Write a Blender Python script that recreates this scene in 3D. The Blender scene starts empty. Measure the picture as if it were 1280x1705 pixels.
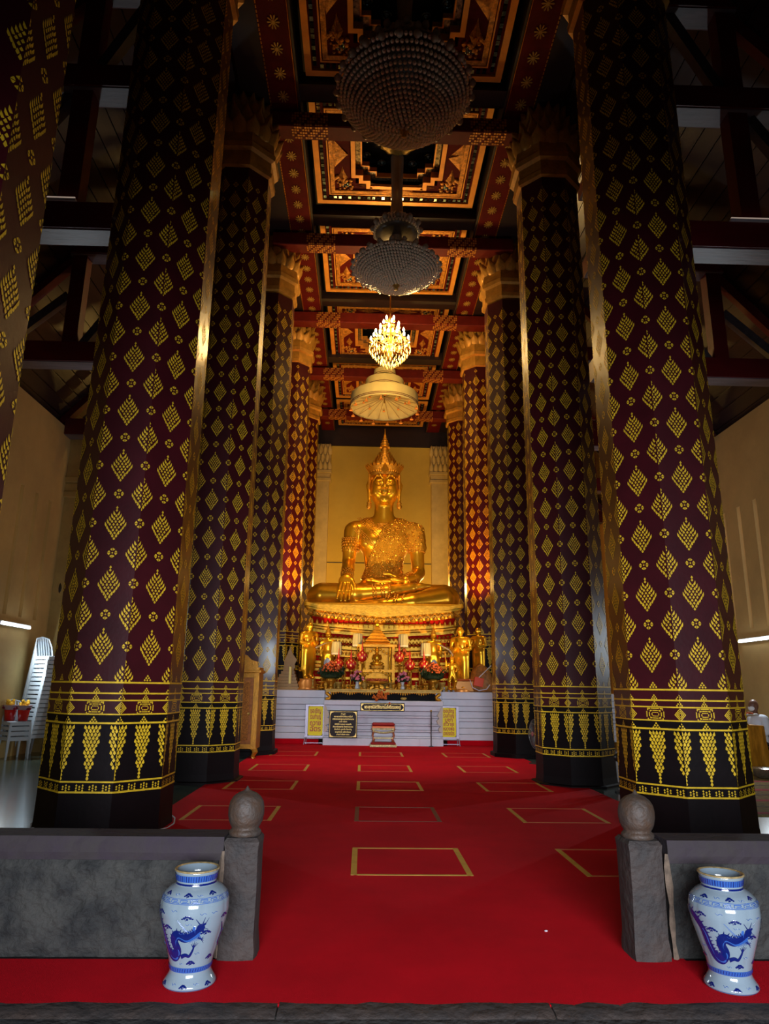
import bpy, bmesh, math, random
import numpy as np
from mathutils import Matrix, Vector
random.seed(7); np.random.seed(7)
S = bpy.context.scene
COL = S.collection
PI = math.pi
R = math.radians

# ---------------------------------------------------------------- camera
cam_d = bpy.data.cameras.new('camera'); cam = bpy.data.objects.new('camera', cam_d); COL.objects.link(cam)
yaw, pitch, roll = R(1.5), R(14.2), R(0.75)
fw = Vector((math.sin(yaw)*math.cos(pitch), math.cos(yaw)*math.cos(pitch), math.sin(pitch)))
rt = Vector((math.cos(yaw), -math.sin(yaw), 0)); up = rt.cross(fw)
rt2 = rt*math.cos(roll) + up*math.sin(roll); up2 = rt2.cross(fw)
cam.matrix_world = Matrix(((rt2.x, up2.x, -fw.x, -.57), (rt2.y, up2.y, -fw.y, 0), (rt2.z, up2.z, -fw.z, 1.5), (0, 0, 0, 1)))
cam_d.sensor_fit = 'VERTICAL'; cam_d.sensor_height = 36; cam_d.lens = 1157/1705*36
cam_d.clip_start = .05; cam_d.clip_end = 200
S.camera = cam

# ---------------------------------------------------------------- world, lights, exposure
W = bpy.data.worlds.new('world'); S.world = W; W.use_nodes = True
W.node_tree.nodes['Background'].inputs[0].default_value = (.55, .65, .9, 1)
W.node_tree.nodes['Background'].inputs[1].default_value = .02
S.view_settings.view_transform = 'Standard'; S.view_settings.look = 'None'
S.view_settings.exposure = 0.0; S.view_settings.gamma = 1; S.view_settings.use_curve_mapping = False
S.cycles.max_bounces = 6; S.cycles.diffuse_bounces = 3; S.cycles.glossy_bounces = 4
S.cycles.use_denoising = True

def light(name, kind, loc, energy, color, target=None, **kw):
    d = bpy.data.lights.new(name, kind); d.energy = energy; d.color = color
    for k, v in kw.items(): setattr(d, k, v)
    o = bpy.data.objects.new(name, d); COL.objects.link(o); o.location = loc
    if target is not None:
        o.rotation_euler = (Vector(target)-Vector(loc)).to_track_quat('-Z', 'Y').to_euler()
    return o
WARM = (1, .62, .22)
# daylight from the open entrance behind the photographer
e_ = light('entrance_daylight', 'AREA', (0, -3.0, 1.7), 330, (.82, .89, 1), (0, 9, .2), shape='RECTANGLE', size=4.6, size_y=2.4); e_.data.spread = R(78)
light('nave_fill_light', 'SPOT', (-1.2, 12.0, 12.7), 2500, (.92, .93, 1), (0, 16.1, 0), spot_size=R(36), spot_blend=.9, shadow_soft_size=.25)  # added cool light for carpet and platform, no real lamp up there
# warm spots on the great statue, standing low beside the altar
light('statue_spot', 'SPOT', (-2.2, 17.4, 1.2), 1150, (1, .64, .2), (-.2, 22.4, 6.6), spot_size=R(58), spot_blend=.8, shadow_soft_size=.12)
light('statue_spot', 'SPOT', (2.2, 17.4, 1.2), 1150, (1, .64, .2), (.2, 22.4, 6.0), spot_size=R(58), spot_blend=.8, shadow_soft_size=.12)
light('altar_fill_light', 'SPOT', (0, 16.3, 12.6), 600, (1, .55, .16), (0, 21.2, 3.0), spot_size=R(44), spot_blend=.9, shadow_soft_size=.1)  # added warm fill on altar and columns, no fixture on the beam
light('chandelier_glow', 'POINT', (0, 18.2, 11.0), 700, WARM, shadow_soft_size=.45)
for sx_ in (-1, 1): light('column_red_fill', 'SPOT', (sx_*2.3, 19.6, 3.3), 1300, (1, .30, .07), (sx_*3.05, 21.0, 6.6), spot_size=R(66), spot_blend=1, shadow_soft_size=.1)  # added floating lights without fixtures, redden the platform columns
light('back_wall_fill', 'POINT', (-1.9, 26.2, 5.2), 420, (1, .6, .15), shadow_soft_size=.2)  # unseen point lights added to brighten the golden back wall
light('back_wall_fill', 'POINT', (1.9, 26.2, 5.2), 420, (1, .6, .15), shadow_soft_size=.2)

# ---------------------------------------------------------------- materials
_m = {}
def mat(name, col, rough=.5, metal=0., noise=None, bump=None, coat=0., emis=None, spec=.5, col2=None, stretch=(1, 1, 1), trans=0., alpha=1.):
    """noise=(scale, amount) mixes col towards col2 by object-space noise; bump=(scale, strength)."""
    if name in _m: return _m[name]
    m = bpy.data.materials.new(name); m.use_nodes = True; _m[name] = m
    nt = m.node_tree; b = nt.nodes['Principled BSDF']
    b.inputs['Base Color'].default_value = (*col, 1); b.inputs['Roughness'].default_value = rough
    b.inputs['Metallic'].default_value = metal; b.inputs['Coat Weight'].default_value = coat
    b.inputs['Coat Roughness'].default_value = .12
    b.inputs['Specular IOR Level'].default_value = spec; b.inputs['Transmission Weight'].default_value = trans
    b.inputs['Alpha'].default_value = alpha
    if emis: b.inputs['Emission Color'].default_value = (*emis[:3], 1); b.inputs['Emission Strength'].default_value = emis[3]
    if noise or bump:
        tc = nt.nodes.new('ShaderNodeTexCoord'); mp = nt.nodes.new('ShaderNodeMapping'); mp.inputs['Scale'].default_value = stretch
        nt.links.new(tc.outputs['Object'], mp.inputs[0])
    if noise:
        n = nt.nodes.new('ShaderNodeTexNoise'); n.inputs['Scale'].default_value = noise[0]; n.inputs['Detail'].default_value = 6
        n.inputs['Roughness'].default_value = .65
        nt.links.new(mp.outputs[0], n.inputs[0])
        r = nt.nodes.new('ShaderNodeValToRGB'); r.color_ramp.elements[0].position = .38; r.color_ramp.elements[1].position = .66
        c2 = col2 or tuple(c*(1-noise[1]) for c in col)
        r.color_ramp.elements[0].color = (*c2, 1); r.color_ramp.elements[1].color = (*col, 1)
        nt.links.new(n.outputs[0], r.inputs[0]); nt.links.new(r.outputs[0], b.inputs['Base Color'])
    if bump:
        n2 = nt.nodes.new('ShaderNodeTexNoise'); n2.inputs['Scale'].default_value = bump[0]; n2.inputs['Detail'].default_value = 4
        nt.links.new(mp.outputs[0], n2.inputs[0])
        bp = nt.nodes.new('ShaderNodeBump'); bp.inputs['Strength'].default_value = bump[1]; bp.inputs['Distance'].default_value = .02
        nt.links.new(n2.outputs[0], bp.inputs['Height']); nt.links.new(bp.outputs[0], b.inputs['Normal'])
    return m

LACQ = mat('maroon_lacquer', (.055, .0035, .007), .40, coat=.15, noise=(1.3, .35), bump=(25, .05), spec=.4)
BLACKL = mat('black_lacquer', (.006, .0025, .003), .55, coat=0, spec=.15, noise=(2, .4), bump=(18, .08))
GILD = mat('stencil_gold', (.95, .60, .02), .5, .15, noise=(9, .3))
GOLDP = mat('carved_gilt', (.72, .31, .02), .42, .7, noise=(5, .35), bump=(30, .35))
GOLDB = mat('burnished_gold', (.86, .42, .018), .28, .75, noise=(3, .12), bump=(14, .06))
GOLDR = mat('gold_cloth_mosaic', (.84, .40, .02), .3, .65, noise=(60, .5), bump=(85, 1.0))
GOLDD = mat('dull_gilt', (.5, .3, .05), .5, .45, noise=(4, .4), bump=(20, .2))
CAPG = mat('capital_gilt', (.55, .27, .035), .5, .35, noise=(4, .4), bump=(16, .3))
WALLC = mat('cream_plaster', (.62, .42, .15), .85, noise=(.6, .22), bump=(14, .08))
FLOORM = mat('polished_floor', (.06, .08, .06), .16, noise=(2.2, .35), spec=.6)
CARP = mat('red_carpet', (.5, .001, .008), .95, noise=(1.1, .2), bump=(260, .35), spec=.1)
STONE = mat('weathered_stone', (.028, .026, .022), .85, noise=(5.5, .65), bump=(16, 1.6), col2=(.005, .005, .005))
STONEB = mat('brown_stone', (.032, .019, .014), .78, noise=(4.5, .6), bump=(14, 1.3), col2=(.014, .010, .009))
WHITEP = mat('white_painted_masonry', (.62, .61, .68), .6, noise=(1.6, .12), bump=(8, .05))
BEAMR = mat('red_timber', (.13, .004, .006), .45, noise=(3, .3), stretch=(.3, 1, 1))
BEAMG = mat('grey_timber_underside', (.2, .17, .2), .4, noise=(6, .4), stretch=(.2, 1, 1), bump=(20, .2))
ROOFM = mat('dark_roof_plank', (.045, .02, .018), .35, noise=(2, .5), bump=(9, .2), stretch=(1, .15, 1))
DARK = mat('dark_timber', (.018, .007, .006), .5, noise=(4, .4))
REDP = mat('red_board', (.11, .005, .003), .8, spec=.12, noise=(3, .3))
MIRR = mat('mirror_mosaic', (.35, .5, .48), .12, .8, noise=(14, .8))
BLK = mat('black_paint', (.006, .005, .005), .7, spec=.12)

# ---------------------------------------------------------------- mesh builder
class MB:
    def __init__(s): s.v = []; s.f = []
    def add(s, vs, fs, M=None):
        o = len(s.v)
        if M is not None: vs = [tuple(M @ Vector(p)) for p in vs]
        s.v += [tuple(p) for p in vs]; s.f += [tuple(i+o for i in f) for f in fs]; return s
    def box(s, x0, x1, y0, y1, z0, z1, M=None, b=0):
        if b:
            P = []
            for sx, x in ((-1, x0), (1, x1)):
                for sy, y in ((-1, y0), (1, y1)):
                    for sz, z in ((-1, z0), (1, z1)):
                        P += [(x, y-sy*b, z-sz*b), (x-sx*b, y, z-sz*b), (x-sx*b, y-sy*b, z)]
            bm = bmesh.new()
            for p in P: bm.verts.new(p)
            bmesh.ops.convex_hull(bm, input=bm.verts[:]); bm.verts.index_update()
            vs = [v.co[:] for v in bm.verts]; fs = [[v.index for v in f.verts] for f in bm.faces]; bm.free()
            return s.add(vs, fs, M)
        vs = [(x, y, z) for x in (x0, x1) for y in (y0, y1) for z in (z0, z1)]
        return s.add(vs, [(0, 1, 3, 2), (4, 6, 7, 5), (0, 4, 5, 1), (2, 3, 7, 6), (0, 2, 6, 4), (1, 5, 7, 3)], M)
    def lathe(s, prof, n=24, c=(0, 0, 0), ph=0., sx=1., sy=1., fn=None, M=None, cap=True):
        vs = []; fs = []
        for i, (r, z) in enumerate(prof):
            for k in range(n):
                a = ph+2*PI*k/n; rr = r*(fn(a, z) if fn else 1)
                vs.append((c[0]+rr*math.cos(a)*sx, c[1]+rr*math.sin(a)*sy, c[2]+z))
        for i in range(len(prof)-1):
            for k in range(n):
                k2 = (k+1) % n; fs.append((i*n+k, i*n+k2, (i+1)*n+k2, (i+1)*n+k))
        if cap and prof[0][0] > 1e-4: fs.append(tuple(range(n))[::-1])
        if cap and prof[-1][0] > 1e-4: fs.append(tuple((len(prof)-1)*n+k for k in range(n)))
        return s.add(vs, fs, M)
    def tube(s, pts, r, n=8, M=None, flat=1.):
        pts = [Vector(p) for p in pts]; N = len(pts)
        rs = r if isinstance(r, (list, tuple)) else [r]*N
        vs = []; fs = []; prev = None
        for i, p in enumerate(pts):
            t = (pts[min(i+1, N-1)]-pts[max(i-1, 0)]).normalized()
            if prev is None: a = t.orthogonal().normalized()
            else:
                a = prev-t*prev.dot(t); a = a.normalized() if a.length > 1e-6 else t.orthogonal().normalized()
            prev = a; b = t.cross(a)
            for k in range(n):
                w = 2*PI*k/n; vs.append(p+(a*math.cos(w)+b*math.sin(w)*flat)*rs[i])
        for i in range(N-1):
            for k in range(n):
                k2 = (k+1) % n; fs.append((i*n+k, i*n+k2, (i+1)*n+k2, (i+1)*n+k))
        fs.append(tuple(range(n))[::-1]); fs.append(tuple((N-1)*n+k for k in range(n)))
        return s.add(vs, fs, M)
    def ball(s, c, r, n=10, m=6, sc=(1, 1, 1), M=None):
        prof = [(max(r*math.sin(PI*i/m), 1e-5), -r*math.cos(PI*i/m)) for i in range(m+1)]
        vs = []; fs = []
        for q, z in prof:
            for k in range(n): vs.append((c[0]+q*math.cos(2*PI*k/n)*sc[0], c[1]+q*math.sin(2*PI*k/n)*sc[1], c[2]+z*sc[2]))
        for i in range(m):
            for k in range(n): fs.append((i*n+k, i*n+(k+1) % n, (i+1)*n+(k+1) % n, (i+1)*n+k))
        return s.add(vs, fs, M)
    def prism(s, poly, z0, z1, M=None):
        n = len(poly); vs = [(x, y, z0) for x, y in poly]+[(x, y, z1) for x, y in poly]
        fs = [tuple(range(n))[::-1], tuple(range(n, 2*n))]+[(k, (k+1) % n, n+(k+1) % n, n+k) for k in range(n)]
        return s.add(vs, fs, M)
    def mesh(s, name, m, smooth=False, ang=None):
        me = bpy.data.meshes.new(name); me.from_pydata(s.v, [], s.f); me.update()
        if m: me.materials.append(m)
        if smooth:
            me.polygons.foreach_set('use_smooth', [True]*len(me.polygons))
            if ang: me.set_sharp_from_angle(angle=R(ang))
        return me

def put(name, me, parent=None, loc=(0, 0, 0), rz=0, m=None, smooth=False, label=None, kind=None, ang=None, sc=None, rot=None):
    if isinstance(me, MB): me = me.mesh(name, m, smooth, ang)
    o = bpy.data.objects.new(name, me); COL.objects.link(o); o.location = loc
    o.rotation_euler = rot if rot else (0, 0, rz)
    if sc: o.scale = sc
    if parent: o.parent = parent
    if label: o['label'] = label
    if kind: o['kind'] = kind
    return o
def thing(name, label, cat, loc=(0, 0, 0), rz=0, group=None, sc=None):
    o = bpy.data.objects.new(name, None); COL.objects.link(o); o.location = loc; o.rotation_euler = (0, 0, rz)
    o.empty_display_size = .1; o['label'] = label; o['category'] = cat
    if group: o['group'] = group
    if sc: o.scale = sc
    return o
def tag(o, label, cat, group=None, kind=None):
    o['label'] = label; o['category'] = cat
    if group: o['group'] = group
    if kind: o['kind'] = kind
    return o
def copytree(o, parent=None, loc=None, rz=None, label=None, sc=None):
    c = o.copy(); COL.objects.link(c)
    if parent: c.parent = parent
    if loc is not None: c.location = loc
    if rz is not None: c.rotation_euler = (0, 0, rz)
    if label: c['label'] = label
    if sc: c.scale = sc
    for ch in [x for x in KIDS.get(o.name, [])] if False else list(o.children): copytree(ch, c)
    return c
def T(x=0, y=0, z=0, rx=0, ry=0, rz=0, s=1):
    M = Matrix.Translation((x, y, z)) @ Matrix.Rotation(rz, 4, 'Z') @ Matrix.Rotation(ry, 4, 'Y') @ Matrix.Rotation(rx, 4, 'X')
    return M @ Matrix.Diagonal((s, s, s, 1)) if not isinstance(s, tuple) else M @ Matrix.Diagonal((*s, 1))

# ---------------------------------------------------------------- signed-distance bodies
class SDF:
    def __init__(s, lo, hi, h):
        s.h = h; s.lo = np.array(lo, float); s.n = np.ceil((np.array(hi)-s.lo)/h).astype(int)+1
        s.ax = [s.lo[i]+h*np.arange(s.n[i]) for i in range(3)]; s.D = np.full(s.n, 9., dtype=np.float32)
    def sub(s, lo, hi):
        sl = []
        for i in range(3):
            a = int(np.clip((lo[i]-s.lo[i])/s.h, 0, s.n[i]-1)); b = int(np.clip((hi[i]-s.lo[i])/s.h+2, 1, s.n[i])); sl.append(slice(a, max(b, a+1)))
        g = np.meshgrid(*[s.ax[i][sl[i]] for i in range(3)], indexing='ij'); return tuple(sl), g
    def mix(s, sl, d, k, cut=False):
        D = s.D[sl]
        if cut:
            d = -d; h = np.clip(.5-.5*(d-D)/k, 0, 1); s.D[sl] = D+(d-D)*(1-h)+k*h*(1-h) if k > 1e-4 else np.maximum(D, d)
            s.D[sl] = np.maximum(D, d); return s
        h = np.clip(.5+.5*(D-d)/k, 0, 1); s.D[sl] = D+(d-D)*h-k*h*(1-h); return s
    def cap(s, a, b, r1, r2=None, k=.05, cut=False):
        r2 = r1 if r2 is None else r2; a = np.array(a, float); b = np.array(b, float); m = max(r1, r2)+.12+k*2
        sl, g = s.sub(np.minimum(a, b)-m, np.maximum(a, b)+m); ba = b-a; L = max(ba@ba, 1e-9)
        t = np.clip(sum((g[i]-a[i])*ba[i] for i in range(3))/L, 0, 1)
        d = np.sqrt(sum((g[i]-a[i]-ba[i]*t)**2 for i in range(3)))-(r1+(r2-r1)*t)
        return s.mix(sl, d, k, cut)
    def ell(s, c, r, k=.05, cut=False, rz=0, ry=0):
        m = max(r)+.12+k*2; sl, g = s.sub([c[i]-m for i in range(3)], [c[i]+m for i in range(3)])
        p = [g[i]-c[i] for i in range(3)]
        if rz: ca, sa = math.cos(rz), math.sin(rz); p = [p[0]*ca+p[1]*sa, -p[0]*sa+p[1]*ca, p[2]]
        if ry: ca, sa = math.cos(ry), math.sin(ry); p = [p[0]*ca-p[2]*sa, p[1], p[0]*sa+p[2]*ca]
        q = np.sqrt(sum((p[i]/r[i])**2 for i in range(3))); q2 = np.sqrt(sum((p[i]/r[i]**2)**2 for i in range(3)))
        d = q*(q-1)/np.maximum(q2, 1e-6)
        return s.mix(sl, d, k, cut)
    def chain(s, pts, rs, k=.03):
        for i in range(len(pts)-1): s.cap(pts[i], pts[i+1], rs[i], rs[i+1], k)
        return s
    def mesh(s, name, m):
        D = s.D; n = D.shape; ins = D < 0
        c = np.zeros((n[0]-1, n[1]-1, n[2]-1), np.int8)
        for i in (0, 1):
            for j in (0, 1):
                for k in (0, 1): c += ins[i:n[0]-1+i, j:n[1]-1+j, k:n[2]-1+k]
        act = (c > 0) & (c < 8); idx = np.full(act.shape, -1, np.int64); I = np.argwhere(act); idx[act] = np.arange(len(I))
        cor = np.array([(i, j, k) for i in (0, 1) for j in (0, 1) for k in (0, 1)])
        vals = np.stack([D[I[:, 0]+a, I[:, 1]+b, I[:, 2]+e] for a, b, e in cor], 1)
        acc = np.zeros((len(I), 3)); cnt = np.zeros(len(I))
        for a in range(8):
            for b in range(a+1, 8):
                if abs(cor[a]-cor[b]).sum() != 1: continue
                va, vb = vals[:, a], vals[:, b]; x = (va < 0) != (vb < 0); t = np.where(x, va/np.where(va-vb == 0, 1, va-vb), 0)
                acc += np.where(x[:, None], cor[a]+t[:, None]*(cor[b]-cor[a]), 0); cnt += x
        V = s.lo+(I+acc/cnt[:, None])*s.h; F = []
        for ax in range(3):
            sl0 = [slice(1, -1)]*3; sl1 = [slice(1, -1)]*3; sl0[ax] = slice(0, -1); sl1[ax] = slice(1, None)
            A = ins[tuple(sl0)]; B = ins[tuple(sl1)]; X = np.argwhere(A != B); flip = A[tuple(X.T)]
            off = [1, 1, 1]; off[ax] = 0; P = X+np.array(off); u, v = [q for q in range(3) if q != ax]
            q = []
            for du, dv in ((0, 0), (-1, 0), (-1, -1), (0, -1)):
                Q = P.copy(); Q[:, u] += du; Q[:, v] += dv; q.append(idx[tuple(Q.T)])
            q = np.stack(q, 1); fl = flip if ax != 1 else ~flip
            q[~fl] = q[~fl][:, ::-1]; F.append(q)
        F = np.concatenate(F); F = F[(F >= 0).all(1)]
        me = bpy.data.meshes.new(name); me.vertices.add(len(V)); me.vertices.foreach_set('co', V.astype(np.float32).ravel())
        me.loops.add(F.size); me.loops.foreach_set('vertex_index', F.ravel().astype(np.int32))
        me.polygons.add(len(F)); me.polygons.foreach_set('loop_start', np.arange(0, F.size, 4, dtype=np.int32)); me.polygons.foreach_set('loop_total', np.full(len(F), 4, np.int32))
        me.polygons.foreach_set('use_smooth', np.ones(len(F), bool)); me.update(calc_edges=True); me.validate(); me.materials.append(m)
        return me
# ================================================================ SETTING
def struct(name, mb, m, parent=None, smooth=False):
    o = put(name, mb, parent, m=m, smooth=smooth)
    if parent is None: o['kind'] = 'structure'
    return o
struct('floor', MB().box(-8.2, 8.2, 4.6, 31, -.25, 0), FLOORM)
pv = struct('ground', MB().box(-9, 9, -4, 3.62, -.6, -.2), mat('grey_paving', (.2, .2, .19), .8, noise=(5, .4), bump=(20, .3)))
struct('trim_1', MB().box(-9, 9, 3.6, 4.7, -.4, -.003), STONE)
# front kerb, long rounded stones laid end to end
kb = thing('stone_kerb', 'dark rounded stone kerb along the front edge of the red carpet', 'kerb', (0, 3.78, 0))
xs = [-4.2, -2.6, -.95, .37, 1.95, 4.2]
for i in range(5):
    a, b = xs[i]+.004, xs[i+1]-.004; mb = MB(); n = 14; vs = []; fs = []
    prof = [(.16, 0.0), (.16, .02), (.07, .025), (-.02, .022), (-.06, .005), (-.075, -.03), (-.06, -.07), (-.02, -.1), (.16, -.1)]
    for k in range(n+1):
        x = a+(b-a)*k/n; j = random.uniform(-.006, .006)
        for y, z in prof: vs.append((x, y+j*.4+random.uniform(-.001, .001), z+random.uniform(-.001, .001)-.012))
    L = len(prof)
    for k in range(n):
        for q in range(L-1): fs.append((k*L+q, k*L+q+1, (k+1)*L+q+1, (k+1)*L+q))
    fs.append(tuple(range(L))); fs.append(tuple(n*L+q for q in range(L))[::-1])
    put('kerb_stone', mb.add(vs, fs), kb, m=STONEB, smooth=True, ang=50)
# ledge under the kerb
lg = thing('stone_ledge', 'pale grey stone ledge just below the rounded front kerb', 'ledge', (0, 3.6, 0))
for i in range(4):
    put('ledge_stone', MB().box(-4.2+i*2.1+.005, -4.2+(i+1)*2.1-.005, -.12, .14, -.3, -.115, b=.012), lg, m=mat('pale_ledge', (.3, .29, .27), .8, noise=(7, .5), bump=(25, .4)))
# walls, each with recessed slit windows (real openings in the masonry, closed by a glowing back)
def side_wall(name, sx):
    ys = []
    for c in (7.3, 11.3, 15.3, 19.3, 23.3, 27.3): ys += [c-.68, c, c+.68]
    x0, x1 = (sx*8, sx*8.45); xa, xb = min(x0, x1), max(x0, x1)
    mb = MB(); mb.box(xa, xb, -1, 31, -.2, 2.88); mb.box(xa, xb, -1, 31, 5.66, 7.62)
    e = -1.
    for y in ys: mb.box(xa, xb, e, y-.075, 2.88, 5.66); e = y+.075
    mb.box(xa, xb, e, 31, 2.88, 5.66)
    w = struct(name, mb, WALLC)
    for i, y in enumerate(ys):
        q = MB().box(sx*8.22 if sx > 0 else sx*8.26, sx*8.26 if sx > 0 else sx*8.22, y-.078, y+.078, 2.87, 5.67)
        put('slit_window', q, w, m=mat('daylit_slit_right', (.75, .7, .72), .6, emis=(1, .88, .92, .9)) if sx > 0 else mat('daylit_slit_left', (.7, .6, .42), .6, emis=(1, .85, .6, .4)))  # daylight put into the slit backs as glow, stronger on the right
    return w
side_wall('wall_left', -1); side_wall('wall_right', 1)
struct('wall_back', MB().box(-8.4, 8.4, 31, 31.4, -.2, 12.5), mat('golden_back_plaster', (.62, .40, .05), .8, noise=(.5, .15), bump=(10, .05)))
struct('trim_4', MB().box(-8.4, 8.4, 30.9, 31.3, 12.5, 14.6), DARK)
struct('wall_front', MB().box(-8.4, -3.4, -1.2, -1, -.2, 14.6).box(3.4, 8.4, -1.2, -1, -.2, 14.6).box(-3.4, 3.4, -1.2, -1, 6.0, 14.6), DARK)
# cables / rails on the back wall
bt = thing('wall_conduit', 'dark cable conduit running across and down the golden back wall', 'conduit', (0, 30.97, 0))
put('pipe', MB().tube([(-3.2, 0, 6.95), (3.4, 0, 6.95)], .02, 6), bt, m=DARK)
put('pipe', MB().tube([(2.45, -.02, 6.97), (2.45, -.02, 1.4)], .025, 6), bt, m=DARK)
put('pipe', MB().tube([(-2.6, -.02, 6.95), (-2.6, -.02, 1.4)], .02, 6), bt, m=DARK)
put('pipe', MB().tube([(2.4, -.02, 6.97), (3.5, -.02, 6.97)], .05, 6), bt, m=BLK)
# pilasters with plaster lotus capitals
def petal_mesh(w, h, t, curl, m, name='petal'):
    vs = []; fs = []; N = 7
    for i in range(N+1):
        u = i/N; ww = w*.5*(math.sin(PI*min(u*.75+.22, 1))**.8)*(1-u**3); y = curl*math.sin(u*PI*.55)*h-(.06*h*math.sin(u*PI))
        z = h*u
        for q in (-1, -.5, 0, .5, 1): vs.append((q*ww, -y-t*(1-q*q), z))
    for i in range(N):
        for q in range(4): fs.append((i*5+q, i*5+q+1, (i+1)*5+q+1, (i+1)*5+q))
    o = len(vs); vs += [(v[0], v[1]+t*.8+.01, v[2]) for v in vs]
    fs += [tuple(i+o for i in f)[::-1] for f in fs[:]]
    for q in range(4): fs.append((q+1, q, q+o, q+1+o))
    for i in range(N):
        fs.append((i*5, (i+1)*5, (i+1)*5+o, i*5+o)); fs.append(((i+1)*5+4, i*5+4, i*5+4+o, (i+1)*5+4+o))
    mb = MB(); mb.add(vs, fs); return mb.mesh(name, m, True, 60)
PILM = mat('pale_plaster', (.6, .42, .14), .8, noise=(2, .2), bump=(12, .1))
pil_pet = petal_mesh(.22, .5, .05, .25, PILM)
def pilaster(x, y, face, h, label, group='plaster pilasters'):
    t = thing('wall_pilaster', label, 'pilaster', (x, y, 0), face, group)
    put('shaft', MB().box(-.42, .42, -.16, .2, 0, h-1.75), t, m=PILM)
    put('moulding', MB().box(-.5, .5, -.24, .2, h-1.78, h-1.62, b=.02).box(-.46, .46, -.2, .2, h-1.62, h-1.4, b=.02).box(-.52, .52, -.27, .2, h-1.4, h-1.25, b=.02), t, m=PILM)
    put('capital_core', MB().box(-.46, .46, -.18, .2, h-1.25, h), t, m=PILM)
    for row in range(3):
        for i in range(5-(row % 2)):
            xx = -.42+.21*i+(.105 if row % 2 else 0)
            put('petal', pil_pet, t, (xx, -.2, h-1.27+row*.38))
    return t
pilaster(2.8, 30.8, 0, 12.45, 'pale plaster pilaster with lotus capital on the golden back wall, right of the statue')
pilaster(-2.75, 30.8, 0, 12.45, 'pale plaster pilaster with lotus capital on the golden back wall, left of the statue')
pilaster(-7.85, 17.1, R(90), 7.7, 'cream pilaster with leafy capital on the left aisle wall behind the nearest painted column')
pilaster(-7.85, 9.3, R(90), 7.7, 'cream pilaster on the left aisle wall nearer than the stacked chairs')
pilaster(7.85, 11.9, R(-90), 7.7, 'cream pilaster with leafy capital on the right aisle wall')
pilaster(7.85, 21.3, R(-90), 7.7, 'cream pilaster deep in the right aisle beyond the second column')

# nave ceiling: dark deck above everything
struct('ceiling', MB().box(-3.6, 3.6, -1, 31.2, 14.35, 14.6), DARK)
# aisle roofs: planks laid along the nave, overlapping
def aisle_roof(sx):
    r = put('roof_slab', MB().prism([(sx*8.6, 7.5), (sx*3.2, 13.6), (sx*3.2, 13.85), (sx*8.6, 7.75)], -31.2, 1, M=Matrix.Rotation(R(90), 4, 'X')), m=ROOFM)
    r['kind'] = 'structure'; L = math.hypot(5.4, 6.1); ang = math.atan2(6.1, 5.4)
    n = 26; me = MB().box(0, L/n*.92, 0, 32.2, -.05, 0).mesh('roof_plank', ROOFM)
    for i in range(n):
        o = put('roof_plank', me, r, (sx*(8.6-5.4*i/n), -1, 7.5+6.1*i/n-.01))
        o.rotation_euler = (0, -ang+.05 if sx < 0 else -(PI-ang)-.05, 0)
        if sx > 0: o.rotation_euler = (0, PI+ang-.05, 0); o.location.z -= .05
    return r
aisle_roof(-1); aisle_roof(1)
# nave-side upper boards closing column tops to the ceiling
for sx, nm in ((-1, 'trim_2'), (1, 'trim_3')):
    struct(nm, MB().box(min(sx*2.75, sx*3.3), max(sx*2.75, sx*3.3), -1, 31, 13.25, 14.4), DARK)
# rosette boards beside the coffers, edged with dotted gold lines
ros = MB()
for k in range(10):
    a = 2*PI*k/10; ros.prism([(.02*math.cos(a-.3), .02*math.sin(a-.3)), (.10*math.cos(a-.14), .10*math.sin(a-.14)), (.12*math.cos(a), .12*math.sin(a)), (.10*math.cos(a+.14), .10*math.sin(a+.14)), (.02*math.cos(a+.3), .02*math.sin(a+.3))], -.012, 0)
ros.prism([(.035*math.cos(a), .035*math.sin(a)) for a in [2*PI*k/8 for k in range(8)]], -.02, 0)
rosme = ros.mesh('gilded_rosette', GOLDD)
for sx, nm in ((-1, 'left'), (1, 'right')):
    t = thing('rosette_board', f'dark red ceiling board with gold rosettes along the {nm} side of the coffers', 'ceiling board', (sx*2.45, 0, 13.25))
    put('board', MB().box(-.3, .3, -1, 31, 0, .06), t, m=REDP)
    put('inner_fascia', MB().box(min(-sx*.3, -sx*.34), max(-sx*.3, -sx*.34), -1, 31, -.04, .9), t, m=DARK)
    for k in range(50): put('rosette', rosme, t, (0, 3+.55*k, -.001), sc=(1, 1.3, 1))
    d = MB()
    for k in range(300): d.box(sx*.27, sx*.29, 2+k*.09, 2.06+k*.09, -.012, 0)
    d.box(-sx*.28, -sx*.27, -1, 31, -.012, 0)
    put('gold_line', d, t, m=GOLDP, kind='stuff')
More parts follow.
